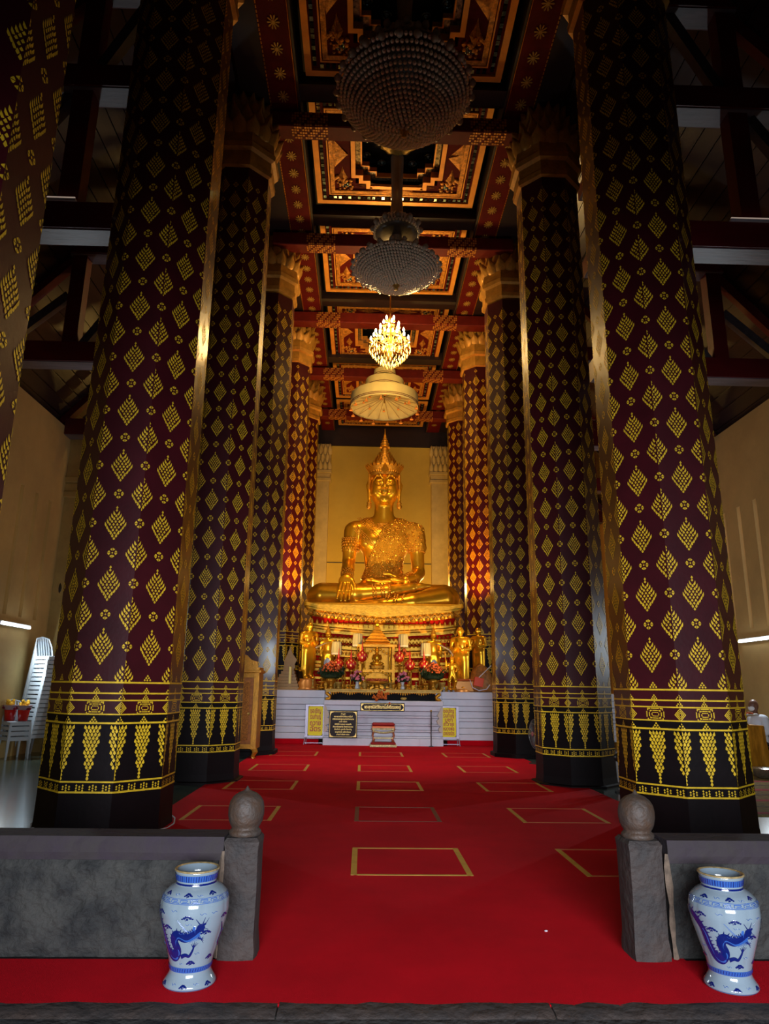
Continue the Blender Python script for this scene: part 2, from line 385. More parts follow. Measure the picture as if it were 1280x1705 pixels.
# tie beams of the aisles with posts and braces
def aisle_truss(sx, y, i, side):
    t = thing('aisle_truss', f'dark red timber truss with grey underside spanning the {side} aisle at the {["nearest","second","third","fourth","fifth","sixth"][i]} column', 'roof truss', (0, y, 0), 0, 'red aisle trusses')
    def bm_(a, b, z, h, nm='beam'):
        x0, x1 = sorted((sx*a, sx*b))
        o = put(nm, MB().box(x0, x1, -.2, .2, z, z+h), t, m=BEAMR)
        put('underside', MB().box(x0, x1, -.17, .17, z-.015, z), o, m=BEAMG)
    bm_(3.8, 8.0, 7.42, .4); bm_(3.8, 6.6, 9.75, .36); bm_(3.8, 5.2, 11.6, .3)
    for a, z0, z1 in ((4.6, 7.8, 11.9), (6.2, 7.8, 9.9)):
        x0, x1 = sorted((sx*a, sx*(a+.28)))
        put('post', MB().box(x0, x1, -.12, .12, z0, z1), t, m=BEAMR)
    for p, q in (((4.95, 9.7), (6.1, 7.85)), ((3.9, 11.6), (4.6, 10.15)), ((6.5, 8.9), (7.6, 7.85))):
        put('brace', MB().tube([(sx*p[0], 0, p[1]), (sx*q[0], 0, q[1])], .11, 4), t, m=mat('grey_brace', (.075, .06, .07), .5, noise=(8, .4)))
    for a, b in (((8.5), (3.3)),):
        put('rafter', MB().tube([(sx*8.4, 0, 7.5), (sx*3.9, 0, 12.6)], .12, 4), t, m=BEAMR)
    return t
for i, y in enumerate((4.3, 8.3, 12.3, 16.3, 20.3, 24.3)):
    for sx, side in ((-1, 'left'), (1, 'right')):
        if i == 0: continue
        aisle_truss(sx, y+.1, i-1, side)
# unlit fluorescent tubes lying on the tie beams, a faint glow put into their material
for sx, side, a in ((-1, 'left', -5.0), (1, 'right', 5.0)):
    t = thing('batten_tube', f'unlit fluorescent tube lying on top of the {side} aisle tie beam', 'lamp', (a if sx > 0 else a-.2, 8.2, 7.82))
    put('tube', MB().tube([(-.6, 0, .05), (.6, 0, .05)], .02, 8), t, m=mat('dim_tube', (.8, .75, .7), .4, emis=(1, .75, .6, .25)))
    put('batten', MB().box(-.62, .62, -.03, .03, 0, .03), t, m=WHITEP)
# lit fluorescent lamps on the aisle walls
for sx, side, y, z in ((-1, 'left', 15.05, 2.68), (1, 'right', 15.15, 2.62)):
    t = thing('fluorescent_lamp', f'lit white fluorescent tube on the {side} aisle wall under the slit windows', 'lamp', (sx*7.93, y, z))
    put('tube', MB().tube([(0, -.62, 0), (0, .62, 0)], .026, 10), t, m=mat('lit_tube', (1, 1, 1), .4, emis=(.85, .93, 1, 14)))
    put('batten', MB().box(min(0, sx*.07), max(0, sx*.07), -.66, .66, -.03, .05), t, m=mat('lamp_batten', (.7, .75, .8), .5))
    light('fluorescent_light', 'AREA', (sx*7.82, y, z), 130, (.8, .92, 1), (sx*6, y, z-.2), shape='RECTANGLE', size=.1, size_y=1.2)

# ================================================================ COFFERED CEILING
GC = mat('coffer_gilt', (.85, .36, .05), .5, .5, noise=(12, .6), bump=(45, .8))
GO = mat('coffer_frame_gilt', (.8, .33, .045), .5, .35, noise=(3, .2))
def frame_ring(mb, x0, x1, y0, y1, w, z0, z1):
    mb.box(x0, x1, y0, y0+w, z0, z1).box(x0, x1, y1-w, y1, z0, z1).box(x0, x0+w, y0+w, y1-w, z0, z1).box(x1-w, x1, y0+w, y1-w, z0, z1)
def lozenge(L, w, m, name):
    mb = MB(); n = 9; vs = [(0, 0, -.07)]; ring = []
    for k in range(4*n):
        t = k/n; q = int(t); f = t-q; c = [(L, 0), (0, w), (-L, 0), (0, -w)]; a, b = c[q], c[(q+1) % 4]
        x, y = a[0]*(1-f)+b[0]*f, a[1]*(1-f)+b[1]*f; s = 1-.12*math.sin(f*PI)-(.06 if k % 3 == 1 else 0); vs.append((x*s, y*s, 0))
    fs = [(0, 1+k, 1+(k+1) % (4*n)) for k in range(4*n)]
    mb.add(vs, fs).ball((0, 0, -.06), w*.3, 8, 4); return mb.mesh(name, m)
lozme = lozenge(.36, .12, GC, 'lozenge')
sp = MB(); sp.add([(0, .34, 0), (0, .34, -.03), (-.42, .02, 0), (-.42, .02, -.03), (.42, .02, 0), (.42, .02, -.03), (-.12, .08, -.05), (.12, .08, -.05), (0, -.02, 0), (0, -.02, -.04)], [(0, 1, 6, 2), (1, 7, 4), (1, 6, 9), (1, 9, 7), (6, 3, 9), (7, 9, 5), (2, 3, 6), (4, 7, 5)])
spme = sp.mesh('spandrel', GC)
rr = MB(); rr.lathe([(.11, 0), (.11, -.02), (.08, -.03), (.075, -.015), (.045, -.015), (.04, -.04), (.001, -.055)], 12)
rrme = rr.mesh('mirror_rosette', MIRR, True)
cor = MB()
for k in range(26):
    x, y = random.uniform(0, .42), random.uniform(0, .42)
    if x+y < .62: cor.ball((x, y, -.01), random.uniform(.025, .05), 6, 4, (1, 1, .8))
corme = cor.mesh('corner_scroll', GC)
def coffer(y0, y1, idx):
    names = ['nearest', 'second', 'third', 'fourth', 'fifth', 'sixth', 'seventh']
    W_ = 1.97; L = y1-y0; cx = L/2
    t = thing('ceiling_coffer', f'gilded coffered ceiling panel with stepped inner frame, {names[idx]} bay counted from the entrance', 'ceiling panel', (0, y0, 13.5), 0, 'gilded ceiling coffers')
    hx, hy = 1.0, L*.29   # half opening
    b = MB(); b.box(-W_, -hx, 0, L, 0, .06).box(hx, W_, 0, L, 0, .06).box(-hx, hx, 0, cx-hy, 0, .06).box(-hx, hx, cx+hy, L, 0, .06)
    put('board', b, t, m=REDP)
    f = MB(); frame_ring(f, -W_, W_, 0, L, .13, -.06, .08); put('outer_frame', f, t, m=GO)
    f = MB(); frame_ring(f, -W_+.31, W_-.31, .31, L-.31, .03, -.04, .0); put('inner_line', f, t, m=GO)
    f = MB(); f2 = MB()
    def cell(x, y): (f if (int(x*7)+int(y*7)) % 2 else f2).box(x, x+.07, y, y+.09, -.03, 0)
    yy = .15
    while yy < L-.2:
        cell(-W_+.16, yy); cell(W_-.25, yy); yy += .12
    xx = -W_+.3
    while xx < W_-.3: cell(xx, .16); cell(xx, L-.25); xx += .12
    put('mirror_tile', f, t, m=MIRR, kind='stuff'); put('dark_tile', f2, t, m=BLK, kind='stuff')
    # carved gold strip inside the mosaic
    g = MB(); frame_ring(g, -W_+.36, W_-.36, .36, L-.36, .1, -.035, 0); put('carved_band', g, t, m=GC)
    for sx in (-1, 1):
        for sy in (-1, 1):
            put('corner_scroll', corme, t, (sx*(W_-.46), .46 if sy < 0 else L-.46, 0), sc=(-sx*1.2, -sy*1.2, 1))
            put('lozenge', lozme, t, (sx*.62, .62 if sy < 0 else L-.62, -.005))
            put('lozenge', lozme, t, (sx*(W_-.66), cx+sy*.75, -.005), rz=R(90))
            put('mirror_rosette', rrme, t, (sx*(W_-.72), .66 if sy < 0 else L-.66, 0))
        put('spandrel', spme, t, (sx*(W_-.46), cx, 0), rz=R(90) if sx > 0 else R(-90))
    for sy in (-1, 1): put('spandrel', spme, t, (0, .46 if sy < 0 else L-.46, 0), rz=0 if sy < 0 else PI)
    # stepped frame
    def steps(hx, hy, s):
        q = [(hx, hy-2*s), (hx-s, hy-2*s), (hx-s, hy-s), (hx-2*s, hy-s), (hx-2*s, hy)]
        r = q+[(-x, y) for x, y in q[::-1]]; return r+[(-x, -y) for x, y in r]
    def ring(a, bb, z0, z1, name, m):
        n = len(a); vs = [(x, y+cx, z) for z in (z0, z1) for x, y in a]+[(x, y+cx, z) for z in (z0, z1) for x, y in bb]; fs = []
        for k in range(n):
            k2 = (k+1) % n
            fs += [(k, k2, 2*n+k2, 2*n+k), (n+k, 3*n+k, 3*n+k2, n+k2), (k, n+k, n+k2, k2), (2*n+k, 2*n+k2, 3*n+k2, 3*n+k)]
        put(name, MB().add(vs, fs), t, m=m)
    ring(steps(hx+.1, hy+.1, .18), steps(hx, hy, .18), -.07, .1, 'stepped_frame', GO)
    ring(steps(hx+.0, hy+.0, .18), steps(hx-.12, hy-.12, .18), .1, .16, 'stepped_mosaic', mat('mosaic_strip', (.3, .25, .18), .2, .6, noise=(18, .9)))
    ring(steps(hx-.12, hy-.12, .18), steps(hx-.15, hy-.15, .18), .08, .2, 'stepped_line', GO)
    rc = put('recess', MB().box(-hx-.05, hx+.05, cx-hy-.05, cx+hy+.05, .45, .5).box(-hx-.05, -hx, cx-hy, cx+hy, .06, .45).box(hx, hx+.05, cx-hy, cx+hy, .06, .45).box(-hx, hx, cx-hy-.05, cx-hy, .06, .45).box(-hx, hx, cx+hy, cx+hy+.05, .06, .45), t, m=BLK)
    for sx in (-1, 1):
        for k in range(3): put('mirror_rosette', rrme, rc, (sx*(hx-.25), cx+(k-1)*.5, .44))
        for k in (-1, 1): put('mirror_rosette', rrme, rc, (sx*.38, cx+k*(hy-.22), .44))
    put('lotus_boss', MB().lathe([(.42, 0), (.45, -.05), (.36, -.09), (.3, -.04), (.24, -.1), (.12, -.14), (.001, -.15)], 24, (0, cx, .44), fn=lambda a, z: 1+.05*math.cos(12*a)), t, m=GOLDD, smooth=True)
for i, (a, b) in enumerate(((4.05, 7.5), (8.02, 11.47), (11.98, 15.27), (15.95, 19.35), (19.9, 23.95), (24.2, 27.5), (27.8, 30.7))):
    coffer(a, b, i)
# nave tie beams with gold brocade ends
fr = MB()
for i in range(14):
    for j in range(5):
        if (i*3+j*5) % 4: fr.box(i*.055, i*.055+.04, 0, .012, j*.07, j*.07+.045)
frn = fr.mesh('brocade', GC)
fr2 = MB()
for i in range(14):
    for j in range(5):
        if (i*3+j*7) % 4: fr2.box(i*.055, i*.055+.04, j*.07, j*.07+.045, -.008, 0)
frn2 = fr2.mesh('brocade', GC)
for i, y in enumerate((4.3, 8.3, 12.1, 16.1, 20.1, 24.1, 28.1)):
    nm = ['first', 'second', 'third', 'fourth', 'fifth', 'sixth', 'seventh'][i]
    t = thing('nave_tie_beam', f'red nave tie beam with gilded brocade ends, {nm} from the entrance', 'beam', (0, y, 12.82), 0, 'nave tie beams')
    put('beam', MB().box(-3.2, 3.2, -.0, .4, 0, .36, b=.02), t, m=mat('nave_beam_red', (.13, .009, .004), .6, spec=.2, noise=(3, .3)))
    for x in (-2.3, 1.45):
        put('brocade', frn, t, (x, -.013, .01)); put('brocade', frn2, t, (x, .02, -.001))
    if i < 6: put('cross_member', MB().box(-2.2, 2.2, -.55, -.1, .5, .8), t, m=DARK)

# ================================================================ COLUMNS
AP0, TAN = .655, math.tan(PI/8)
def apo(z): return AP0-.045*z/12
def oct_ring(mb, z0, z1, a0, a1=None, n=8):
    a1 = a0 if a1 is None else a1; q = 1/math.cos(PI/8)
    mb.lathe([(a0*q, z0), (a1*q, z1)], 8, ph=PI/8)
def upos(u, z, off=.003):
    k = math.floor(u+.5); t = u-k; a = apo(z); n = R(-90+45*k); s = 2*a*TAN
    return ((a+off)*math.cos(n)-t*s*math.sin(n), (a+off)*math.sin(n)+t*s*math.cos(n), z)
class Gild:
    def __init__(s): s.mb = MB()
    def poly(s, u0, z0, pts):
        k = math.floor(u0+.5) if abs((u0 % 1)-.5) > 1e-6 else None
        mx = sum(p[0] for p in pts)/len(pts); sl = 2*apo(z0)*TAN
        uc = u0+mx/sl
        if abs((uc % 1)-.5) < 1e-6: uc += 1e-3
        k = math.floor(uc+.5)
        vs = []
        for x, z in pts:
            u = min(max(u0+x/sl, k-.4995), k+.4995); vs.append(upos(u, z0+z))
        s.mb.add(vs, [tuple(range(len(vs)))])
def leaf(cx, cz, w, h, tilt):
    ca, sa = math.cos(tilt), math.sin(tilt); r = []
    for x, z in ((0, -h*.5), (w*.5, -h*.12), (w*.28, h*.22), (0, h*.55), (-w*.28, h*.22), (-w*.5, -h*.12)):
        r.append((cx+x*ca+z*sa, cz-x*sa+z*ca))
    return r
def motif(g, u, z, W=.272, H=.385, zmin=-9):
    NR = 12; sp = W/6.6
    for j in range(NR):
        t = (j+.5)/NR; w = (t/.47)**.95 if t < .47 else ((1-t)/.53)**.95
        hw = W*.5*w; o = 0 if j % 2 == 0 else sp/2
        xs_ = [q*sp+o for q in range(-5, 6) if abs(q*sp+o) <= hw+.002] or [0]
        for x in xs_:
            e = abs(x) > hw-sp*.9 and len(xs_) > 1; sg = 1 if x > 0 else -1
            ww, hh = sp*.66, H/NR*(1.05 if not e else 1.5)
            if e and t > .25:      # flame-like rim leaf curling outwards and up
                c = [(x-sg*ww*.5, (t-.5)*H-hh*.4), (x+sg*ww*.15, (t-.5)*H-hh*.55), (x+sg*ww*.6, (t-.5)*H-hh*.1), (x+sg*ww*.55, (t-.5)*H+hh*.6), (x+sg*ww*.05, (t-.5)*H+hh*.15)]
                if sg < 0: c = c[::-1]
            else: c = leaf(x, (t-.5)*H, ww, hh, 0 if t > .4 else x*2.5)
            if z+min(p[1] for p in c) < zmin: continue
            g.poly(u, z, c)
def flower(g, u, z, r=.052):
    for k in range(4):
        a = k*PI/2; c, s_ = math.cos(a), math.sin(a)
        for sg in (-1, 1):
            P = [(.018, 0), (r, 0), (r*.72, sg*.022), (.03, sg*.022)]
            P = [(x+.004, y+sg*.003) for x, y in P]
            g.poly(u, z, [(x*c-y*s_, x*s_+y*c) for x, y in P])
    g.poly(u, z, [(.011, 0), (0, .011), (-.011, 0), (0, -.011)])
P_ = .672
def make_gild(ztop):
  g = Gild()
  for h in range(16):
      u = h*.5; z = 1.70+.19+(0 if h % 2 == 0 else P_/2)
      if h % 2: motif(g, u, z-P_, zmin=1.52)
      while z < ztop-.2: motif(g, u, z); z += P_
      z = 1.70+.19+(P_/2 if h % 2 == 0 else 0)
      while z < ztop-.1: flower(g, u, z); z += P_
      # half flower above the bands / small triangles inside the bands
      for zz, sc in ((1.535, 1), (1.415, .8), (1.345, .8), (1.11, 1)):
          if h % 2 == 0 or zz > 1.12 and zz < 1.5:
              for q in range(3):
                  for i in range(3-q): g.poly(u, zz, leaf(((i-(2-q)/2)*.032)*sc, (.012+q*.022)*sc, .024*sc, .024*sc, 0))
          elif zz == 1.11:
              for q in range(3):
                  for i in range(3-q): g.poly(u, zz, leaf((i-(2-q)/2)*.03, .012+q*.022, .022, .022, 0))
      # square / diamond medallions
      rings = ((.088, .012), (.06, .012), (.032, .01))
      for r_, w_ in rings:
          if h % 2 == 0:
              zc = 1.26; q = .74
              for sx in (-1, 1):
                  g.poly(u, zc, [(sx*r_, -r_*.35), (sx*(r_+w_), -r_*.35), (sx*(r_+w_), r_*.35), (sx*r_, r_*.35)])
                  g.poly(u, zc, [(-r_*.5, sx*r_*q), (r_*.5, sx*r_*q), (r_*.5, sx*(r_*q-w_*.8)), (-r_*.5, sx*(r_*q-w_*.8))])
                  for sz in (-1, 1):
                      g.poly(u, zc, [(sx*r_*.6, sz*r_*q), (sx*r_, sz*r_*q), (sx*r_, sz*r_*.45), (sx*(r_-w_), sz*r_*.45), (sx*(r_-w_), sz*(r_*q-w_)), (sx*r_*.6, sz*(r_*q-w_))])
          else:
              for sx in (-1, 1):
                  for sz in (-1, 1):
                      g.poly(u, 1.26, [(sx*r_*.7, 0), (0, sz*r_*.75), (0, sz*(r_*.75-w_)), (sx*(r_*.7-w_), 0)])
      # hanging pointed triangles
      H_ = .53; NR = 15
      for j in range(NR):
          t = (j+.5)/NR; w = max(.03, (1-t)**.8*(1 if t > .2 else .86+.14*abs(math.cos(t*22)))); hw = .105*w; sp = .037
          o = 0 if j % 2 == 0 else sp/2
          xs_ = [q*sp+o for q in range(-4, 4) if abs(q*sp+o) <= hw] or [0]
          for x in xs_: g.poly(u, 1.085, leaf(x, -(t*H_), .031, H_/NR*1.3, x*3))
  for k in range(32):
      u = k*.25+.125
      for i in range(3):
          for j in range(2+(i+k) % 2): g.poly(u, .48, leaf((i-1)*.032, (j-.5-(i+k) % 2*.5)*.024, .022, .022, 0))
  return g.mb.mesh('gilded_stencil', GILD)
gildme = make_gild(11.3); gildme_s = make_gild(10.1)
lines = MB()
for z, h_ in ((1.51, .018), (1.40, .016), (1.33, .014), (1.19, .014), (1.10, .018), (.53, .016), (.43, .018)):
    oct_ring(lines, z, z+h_, apo(z)+.004)
lineme = lines.mesh('gold_line', GILD)
sh = MB(); zs = [1.19+i*(11.4-1.19)/6 for i in range(7)]
q8 = 1/math.cos(PI/8)
sh.lathe([(apo(z)*q8, z) for z in zs], 8, ph=PI/8); shme = sh.mesh('shaft', LACQ)
shme_s = MB().lathe([(apo(z)*q8, z) for z in (1.19, 5, 10.15)], 8, ph=PI/8).mesh('shaft', LACQ)
bs = MB(); bs.lathe([((AP0+.015)*q8, 0), ((AP0+.004)*q8, .1), (apo(.4)*q8, .4), (apo(1.19)*q8, 1.19)], 8, ph=PI/8); bsme = bs.mesh('black_base', BLACKL)
ca = MB(); ca.lathe([((a)*q8, z) for a, z in ((.60, 11.25), (.68, 11.28), (.69, 11.38), (.66, 11.40), (.66, 11.62), (.74, 11.66), (.76, 11.76), (.72, 11.79), (.70, 12.02), (.6, 12.04), (.55, 12.9), (.35, 13.3))], 8, ph=PI/8)
came = ca.mesh('capital', CAPG)
pets = [petal_mesh(.40, .42, .06, .36, CAPG), petal_mesh(.40, .58, .07, .2, CAPG), petal_mesh(.36, .8, .06, .06, CAPG)]
def column(x, y, z0, sc, label, dz, caps=True):
    t = thing('painted_column', label, 'column', (x, y, z0), 0, 'gilded maroon columns')
    k = (sc, sc, 1); hi = z0 > .5
    put('shaft', shme_s if hi else shme, t, sc=k); put('black_base', bsme, t, sc=k); put('gilded_stencil', gildme_s if hi else gildme, t, sc=k, kind='stuff'); put('gold_line', lineme, t, sc=k)
    if z0 > 0: put('added_plinth', MB().lathe([(.74, -.13 if hi else -z0), (.74, -.01), (.7, 0)], 8, ph=PI/8), t, m=BLACKL)  # added block under columns raised to line up their gold bands
    c = put('capital', came, t, (0, 0, dz-z0), sc=k)
    if caps:
        for row, (n, r_, z_) in enumerate(((16, .66, 12.0), (16, .60, 12.15), (16, .52, 12.4))):
            for i in range(n):
                a = 2*PI*(i+(row % 2)*.5)/n
                p = put('petal', pets[row], c, (r_*math.cos(a), r_*math.sin(a), z_)); p.rotation_euler = (0, 0, a+PI/2)
    return t
XL = [-3.5, -3.35, -3.25, -3.23, -3.11, -3.08]; XR = [3.25, 3.06, 3.01, 3.13, 3.10, 3.09]
YC = [4.0, 8.22, 12.25, 16.9, 21.2, 25.4]; SC = [1, .99, .92, .93, .91, .91]; Z0 = [0, 0, .04, .1, 1.55, 1.6]; DZ = [0, .05, .15, .3, .4, .2]
LB = ['rising beside the low stone wall at the edge of the picture', 'nearest whole one, its black base behind the low stone wall', 'second whole one from the entrance', 'third whole one, standing beside the red carpet end', 'standing on the white platform beside the altar', 'farthest one, glowing red beside the great statue']
for i in range(6):
    for sd, X in (('left', XL), ('right', XR)):
        if i == 0 and sd == 'right': continue
        column(X[i], YC[i], Z0[i], SC[i], f'maroon {sd}-hand column with gold stencils, {LB[i]}', DZ[i])
# ================================================================ GREAT STATUE
BX, BY, BZ = 0.0, 22.3, 3.92
def build_body():
    f = SDF((-2.6, -1.5, -.35), (2.6, 1.1, 5.05), .03)
    c, e, ch = f.cap, f.ell, f.chain
    e((0, .25, .45), (1.15, .62, .5), .1)
    # thighs and knees
    c((-.6, .25, .4), (-1.9, -.3, .37), .46, .42, .1); c((.6, .25, .4), (1.9, -.3, .37), .46, .42, .1)
    e((-1.95, -.4, .34), (.46, .42, .37), .1); e((1.95, -.4, .34), (.46, .42, .38), .1)
    # upper shin: from the image-left knee across to the foot resting on the other thigh
    ch([(-1.85, -.62, .36), (-.9, -.78, .36), (.1, -.78, .46), (.85, -.7, .60)], [.35, .31, .24, .16], .08)
    ch([(.8, -.7, .6), (1.15, -.66, .66), (1.45, -.62, .70)], [.15, .12, .06], .05)
    # lower shin in front
    ch([(1.85, -.68, .28), (.9, -.98, .11), (.0, -1.08, .0), (-.8, -1.06, -.03)], [.36, .3, .22, .16], .06)
    ch([(-.8, -1.06, -.03), (-1.2, -1.08, -.03), (-1.6, -1.05, .0)], [.15, .14, .09], .05)
    for i in range(5): c((-1.5, -1.16+i*.035, .05-i*.035), (-1.72, -1.13+i*.035, .06-i*.03), .045, .035, .015)
    # torso
    e((0, .28, .95), (.68, .46, .5), .2); e((0, .27, 1.6), (.62, .40, .62), .2); e((0, .22, 2.25), (.86, .43, .62), .22)
    e((-.36, .0, 2.22), (.42, .26, .34), .14); e((.36, .0, 2.22), (.42, .26, .34), .14)
    c((-.9, .25, 2.66), (.9, .25, 2.66), .3, .3, .22); c((-.5, .28, 2.86), (.5, .28, 2.86), .22, .22, .2)
    # neck with three creases
    c((0, .24, 2.85), (0, .12, 3.5), .36, .3, .14)
    # right arm (image left) reaching down over the shin
    ch([(-1.0, .22, 2.6), (-1.1, .16, 2.0), (-1.13, .12, 1.55), (-1.14, -.2, 1.25), (-1.15, -.62, .95)], [.31, .24, .2, .2, .145], .06)
    # left arm (image right), forearm back to the lap
    ch([(1.0, .22, 2.6), (1.1, .18, 2.0), (1.14, .15, 1.3)], [.31, .24, .21], .06)
    ch([(1.14, .12, 1.2), (.98, -.3, .98), (.7, -.62, .87)], [.22, .2, .145], .07)
    # right hand: palm and fingers hanging down
    e((-1.17, -.83, .76), (.24, .11, .24), .07)
    for x0, x1, z1, r in ((-1.33, -1.42, .06, .052), (-1.23, -1.30, -.0, .058), (-1.12, -1.17, .0, .058), (-1.02, -1.05, .04, .052)):
        ch([(x0, -.9, .68), ((x0+x1)/2-.005, -1.12, .42), (x1, -1.24, z1+.12)], [r*1.15, r*1.05, r*.75], .012)
    ch([(-1.0, -.84, .82), (-.9, -.98, .6), (-.88, -1.07, .38)], [.075, .065, .045], .02)
    # left hand lying palm up in the lap
    e((.35, -.74, .84), (.3, .17, .09), .06)
    for y0, z0, x1, r in ((-.62, .87, -.42, .045), (-.71, .84, -.55, .052), (-.8, .81, -.52, .052), (-.88, .79, -.38, .045)):
        ch([(.2, y0, z0), (-.12, y0-.03, z0-.03), (x1, y0-.02, z0+.02)], [r*1.15, r*1.05, r*.75], .012)
    ch([(.4, -.66, .93), (.18, -.6, 1.03), (-.02, -.62, 1.05)], [.07, .06, .042], .02)
    # head
    e((0, .08, 4.08), (.47, .50, .66), .04); e((0, .04, 3.80), (.39, .42, .40), .12); e((0, -.24, 3.57), (.17, .14, .13), .1)
    for s in (-1, 1):
        # brow arch
        ch([(s*.05, -.40, 4.22), (s*.14, -.435, 4.36), (s*.27, -.40, 4.36), (s*.38, -.29, 4.22)], [.03, .034, .03, .02], .03)
        e((s*.2, -.36, 4.17), (.125, .075, .09), .03)               # lowered eyelid
        ch([(s*.09, -.43, 4.10), (s*.2, -.455, 4.08), (s*.31, -.36, 4.13)], [.018, .024, .016], .012)
        e((s*.24, -.26, 3.86), (.16, .14, .2), .1)                  # cheek
        # ear with the long lobe
        ch([(s*.49, .06, 4.32), (s*.54, .08, 4.15), (s*.51, .06, 3.9), (s*.5, .03, 3.62), (s*.49, .02, 3.45)], [.06, .075, .055, .05, .065], .02)
        e((s*.075, -.50, 3.94), (.06, .06, .045), .025)             # nostril wing
        c((s*.04, -.475, 3.765), (s*.16, -.415, 3.79), .03, .018, .015)  # lips
        c((s*.03, -.47, 3.715), (s*.11, -.43, 3.725), .03, .02, .015)
    ch([(0, -.42, 4.26), (0, -.49, 4.10), (0, -.57, 3.97)], [.04, .048, .062], .035)
    for z in (3.08, 3.2, 3.32):
        c((0, .16, z), (0, .15, z), .35-(z-3.08)*.18, None, .03) if False else None
    return f
fb = build_body(); body_me = fb.mesh('statue_body', GOLDB)
great = thing('buddha_statue', 'great golden crowned buddha statue seated cross-legged on the high pedestal', 'statue', (BX, BY, BZ))
gb = put('body', body_me, great)
# robe: a shell lifted off the same torso, cut along the diagonal
rb = SDF((-1.1, -.75, .75), (1.45, .8, 3.35), .028)
for a in (0,):
    rb.ell((0, .28, .95), (.68, .46, .5), .2); rb.ell((0, .27, 1.6), (.62, .40, .62), .2); rb.ell((0, .22, 2.25), (.86, .43, .62), .22)
    rb.ell((-.36, .0, 2.22), (.42, .26, .34), .14); rb.ell((.36, .0, 2.22), (.42, .26, .34), .14)
    rb.cap((-.9, .25, 2.66), (.9, .25, 2.66), .3, .3, .22); rb.cap((-.5, .28, 2.86), (.5, .28, 2.86), .22, .22, .2)
    rb.cap((1.0, .22, 2.6), (1.1, .18, 2.1), .32, .27, .06)
gx, gy, gz = np.meshgrid(*rb.ax, indexing='ij')
dl = (gx*.80+gz*.60)-(1.86-.10+.0*gz)         # diagonal from the left shoulder of the picture's right side down to the waist
dl = (gx-(-.60+(gz-1.35)*.43))                # x to the right of the slanting edge
fold = .010*np.sin(dl*30)+.004*np.sin((gx*1.0+gz*.4)*40)*(dl > .5)
lowcut = np.maximum(.98-gz, np.maximum(gz-3.02+.35*np.abs(gx-.55), -10))
rb.D = np.maximum(np.maximum(rb.D-.045-fold, -dl*.8), lowcut).astype(np.float32)
put('robe', rb.mesh('robe', GOLDR), great)
sq = MB(); rq = random.Random(21)  # small beads added to give the robe its sparkling glints
def robe_front(x, z):
    i = int((x-rb.lo[0])/rb.h); k = int((z-rb.lo[2])/rb.h)
    if not (0 <= i < rb.n[0] and 0 <= k < rb.n[2]): return None
    w = np.where(rb.D[i, :, k] < 0)[0]
    return rb.lo[1]+rb.h*w[0] if len(w) else None
for q in range(1100):
    x, z = rq.uniform(-.8, 1.3), rq.uniform(1.0, 3.0); y = robe_front(x, z)
    if y is not None: sq.ball((x, y-.002, z), rq.uniform(.018, .032), 6, 4)
for q in range(90):      # hem beads along the slanting edge
    z = 1.02+q*.0215; x = -.60+(z-1.35)*.43+.03
    for dx in (0, .07):
        y = robe_front(x+dx, z)
        if y is not None: sq.ball((x+dx, y, z), .02, 5, 3)
put('sparkle_beads', sq, great, m=mat('sparkle_gold', (.95, .5, .04), .15, .9), smooth=True, kind='stuff')
def ringbeads(name, c, rx, ry, rings, tilt=(0, 0, 0), bead=.035, m=GOLDP):
    mb = MB()
    for dz, br, k in rings:
        n = int(2*PI*(rx+ry)*.5/(br*2.1)); M = Matrix.Translation(c) @ Matrix.Rotation(tilt[2], 4, 'Z') @ Matrix.Rotation(tilt[1], 4, 'Y') @ Matrix.Rotation(tilt[0], 4, 'X')
        for i in range(n):
            a = 2*PI*i/n; mb.ball(((rx*k)*math.cos(a), (ry*k)*math.sin(a), dz), br, 6, 4, M=M)
    mb2 = MB(); return put(name, mb, great, m=m, smooth=True)
ringbeads('armlet', (-1.08, .18, 2.12), .26, .26, [(-.2, .03, 1), (-.12, .045, 1), (-.02, .05, 1), (.08, .045, 1.02), (.16, .03, 1.05), (.21, .025, 1.08)])
ringbeads('armlet', (1.09, .18, 2.12), .27, .27, [(-.2, .03, 1), (-.12, .045, 1), (-.02, .05, 1), (.08, .045, 1.02), (.16, .03, 1.05), (.21, .025, 1.08)])
ringbeads('bracelet', (-1.15, -.5, 1.03), .17, .17, [(-.12, .03, .96), (-.06, .035, 1.03), (0, .04, 1.06), (.07, .035, 1.09), (.13, .03, 1.12)], (R(-52), 0, 0))
ringbeads('bracelet', (.80, -.52, .92), .18, .18, [(-.14, .03, .98), (-.07, .035, 1.03), (0, .04, 1.05), (.07, .035, 1.07), (.14, .03, 1.1)], (0, R(82), R(-48)))
ringbeads('anklet', (-.05, -.78, .45), .27, .27, [(-.28, .03, 1.12), (-.2, .035, 1.08), (-.02, .035, 1.0), (.06, .03, .97), (.24, .035, .93)], (0, R(84), 0))
ringbeads('anklet', (.35, -1.04, .10), .26, .26, [(-.28, .03, .92), (-.2, .035, .95), (-.02, .035, 1.0), (.06, .03, 1.03), (.24, .035, 1.12)], (0, R(98), R(-10)))
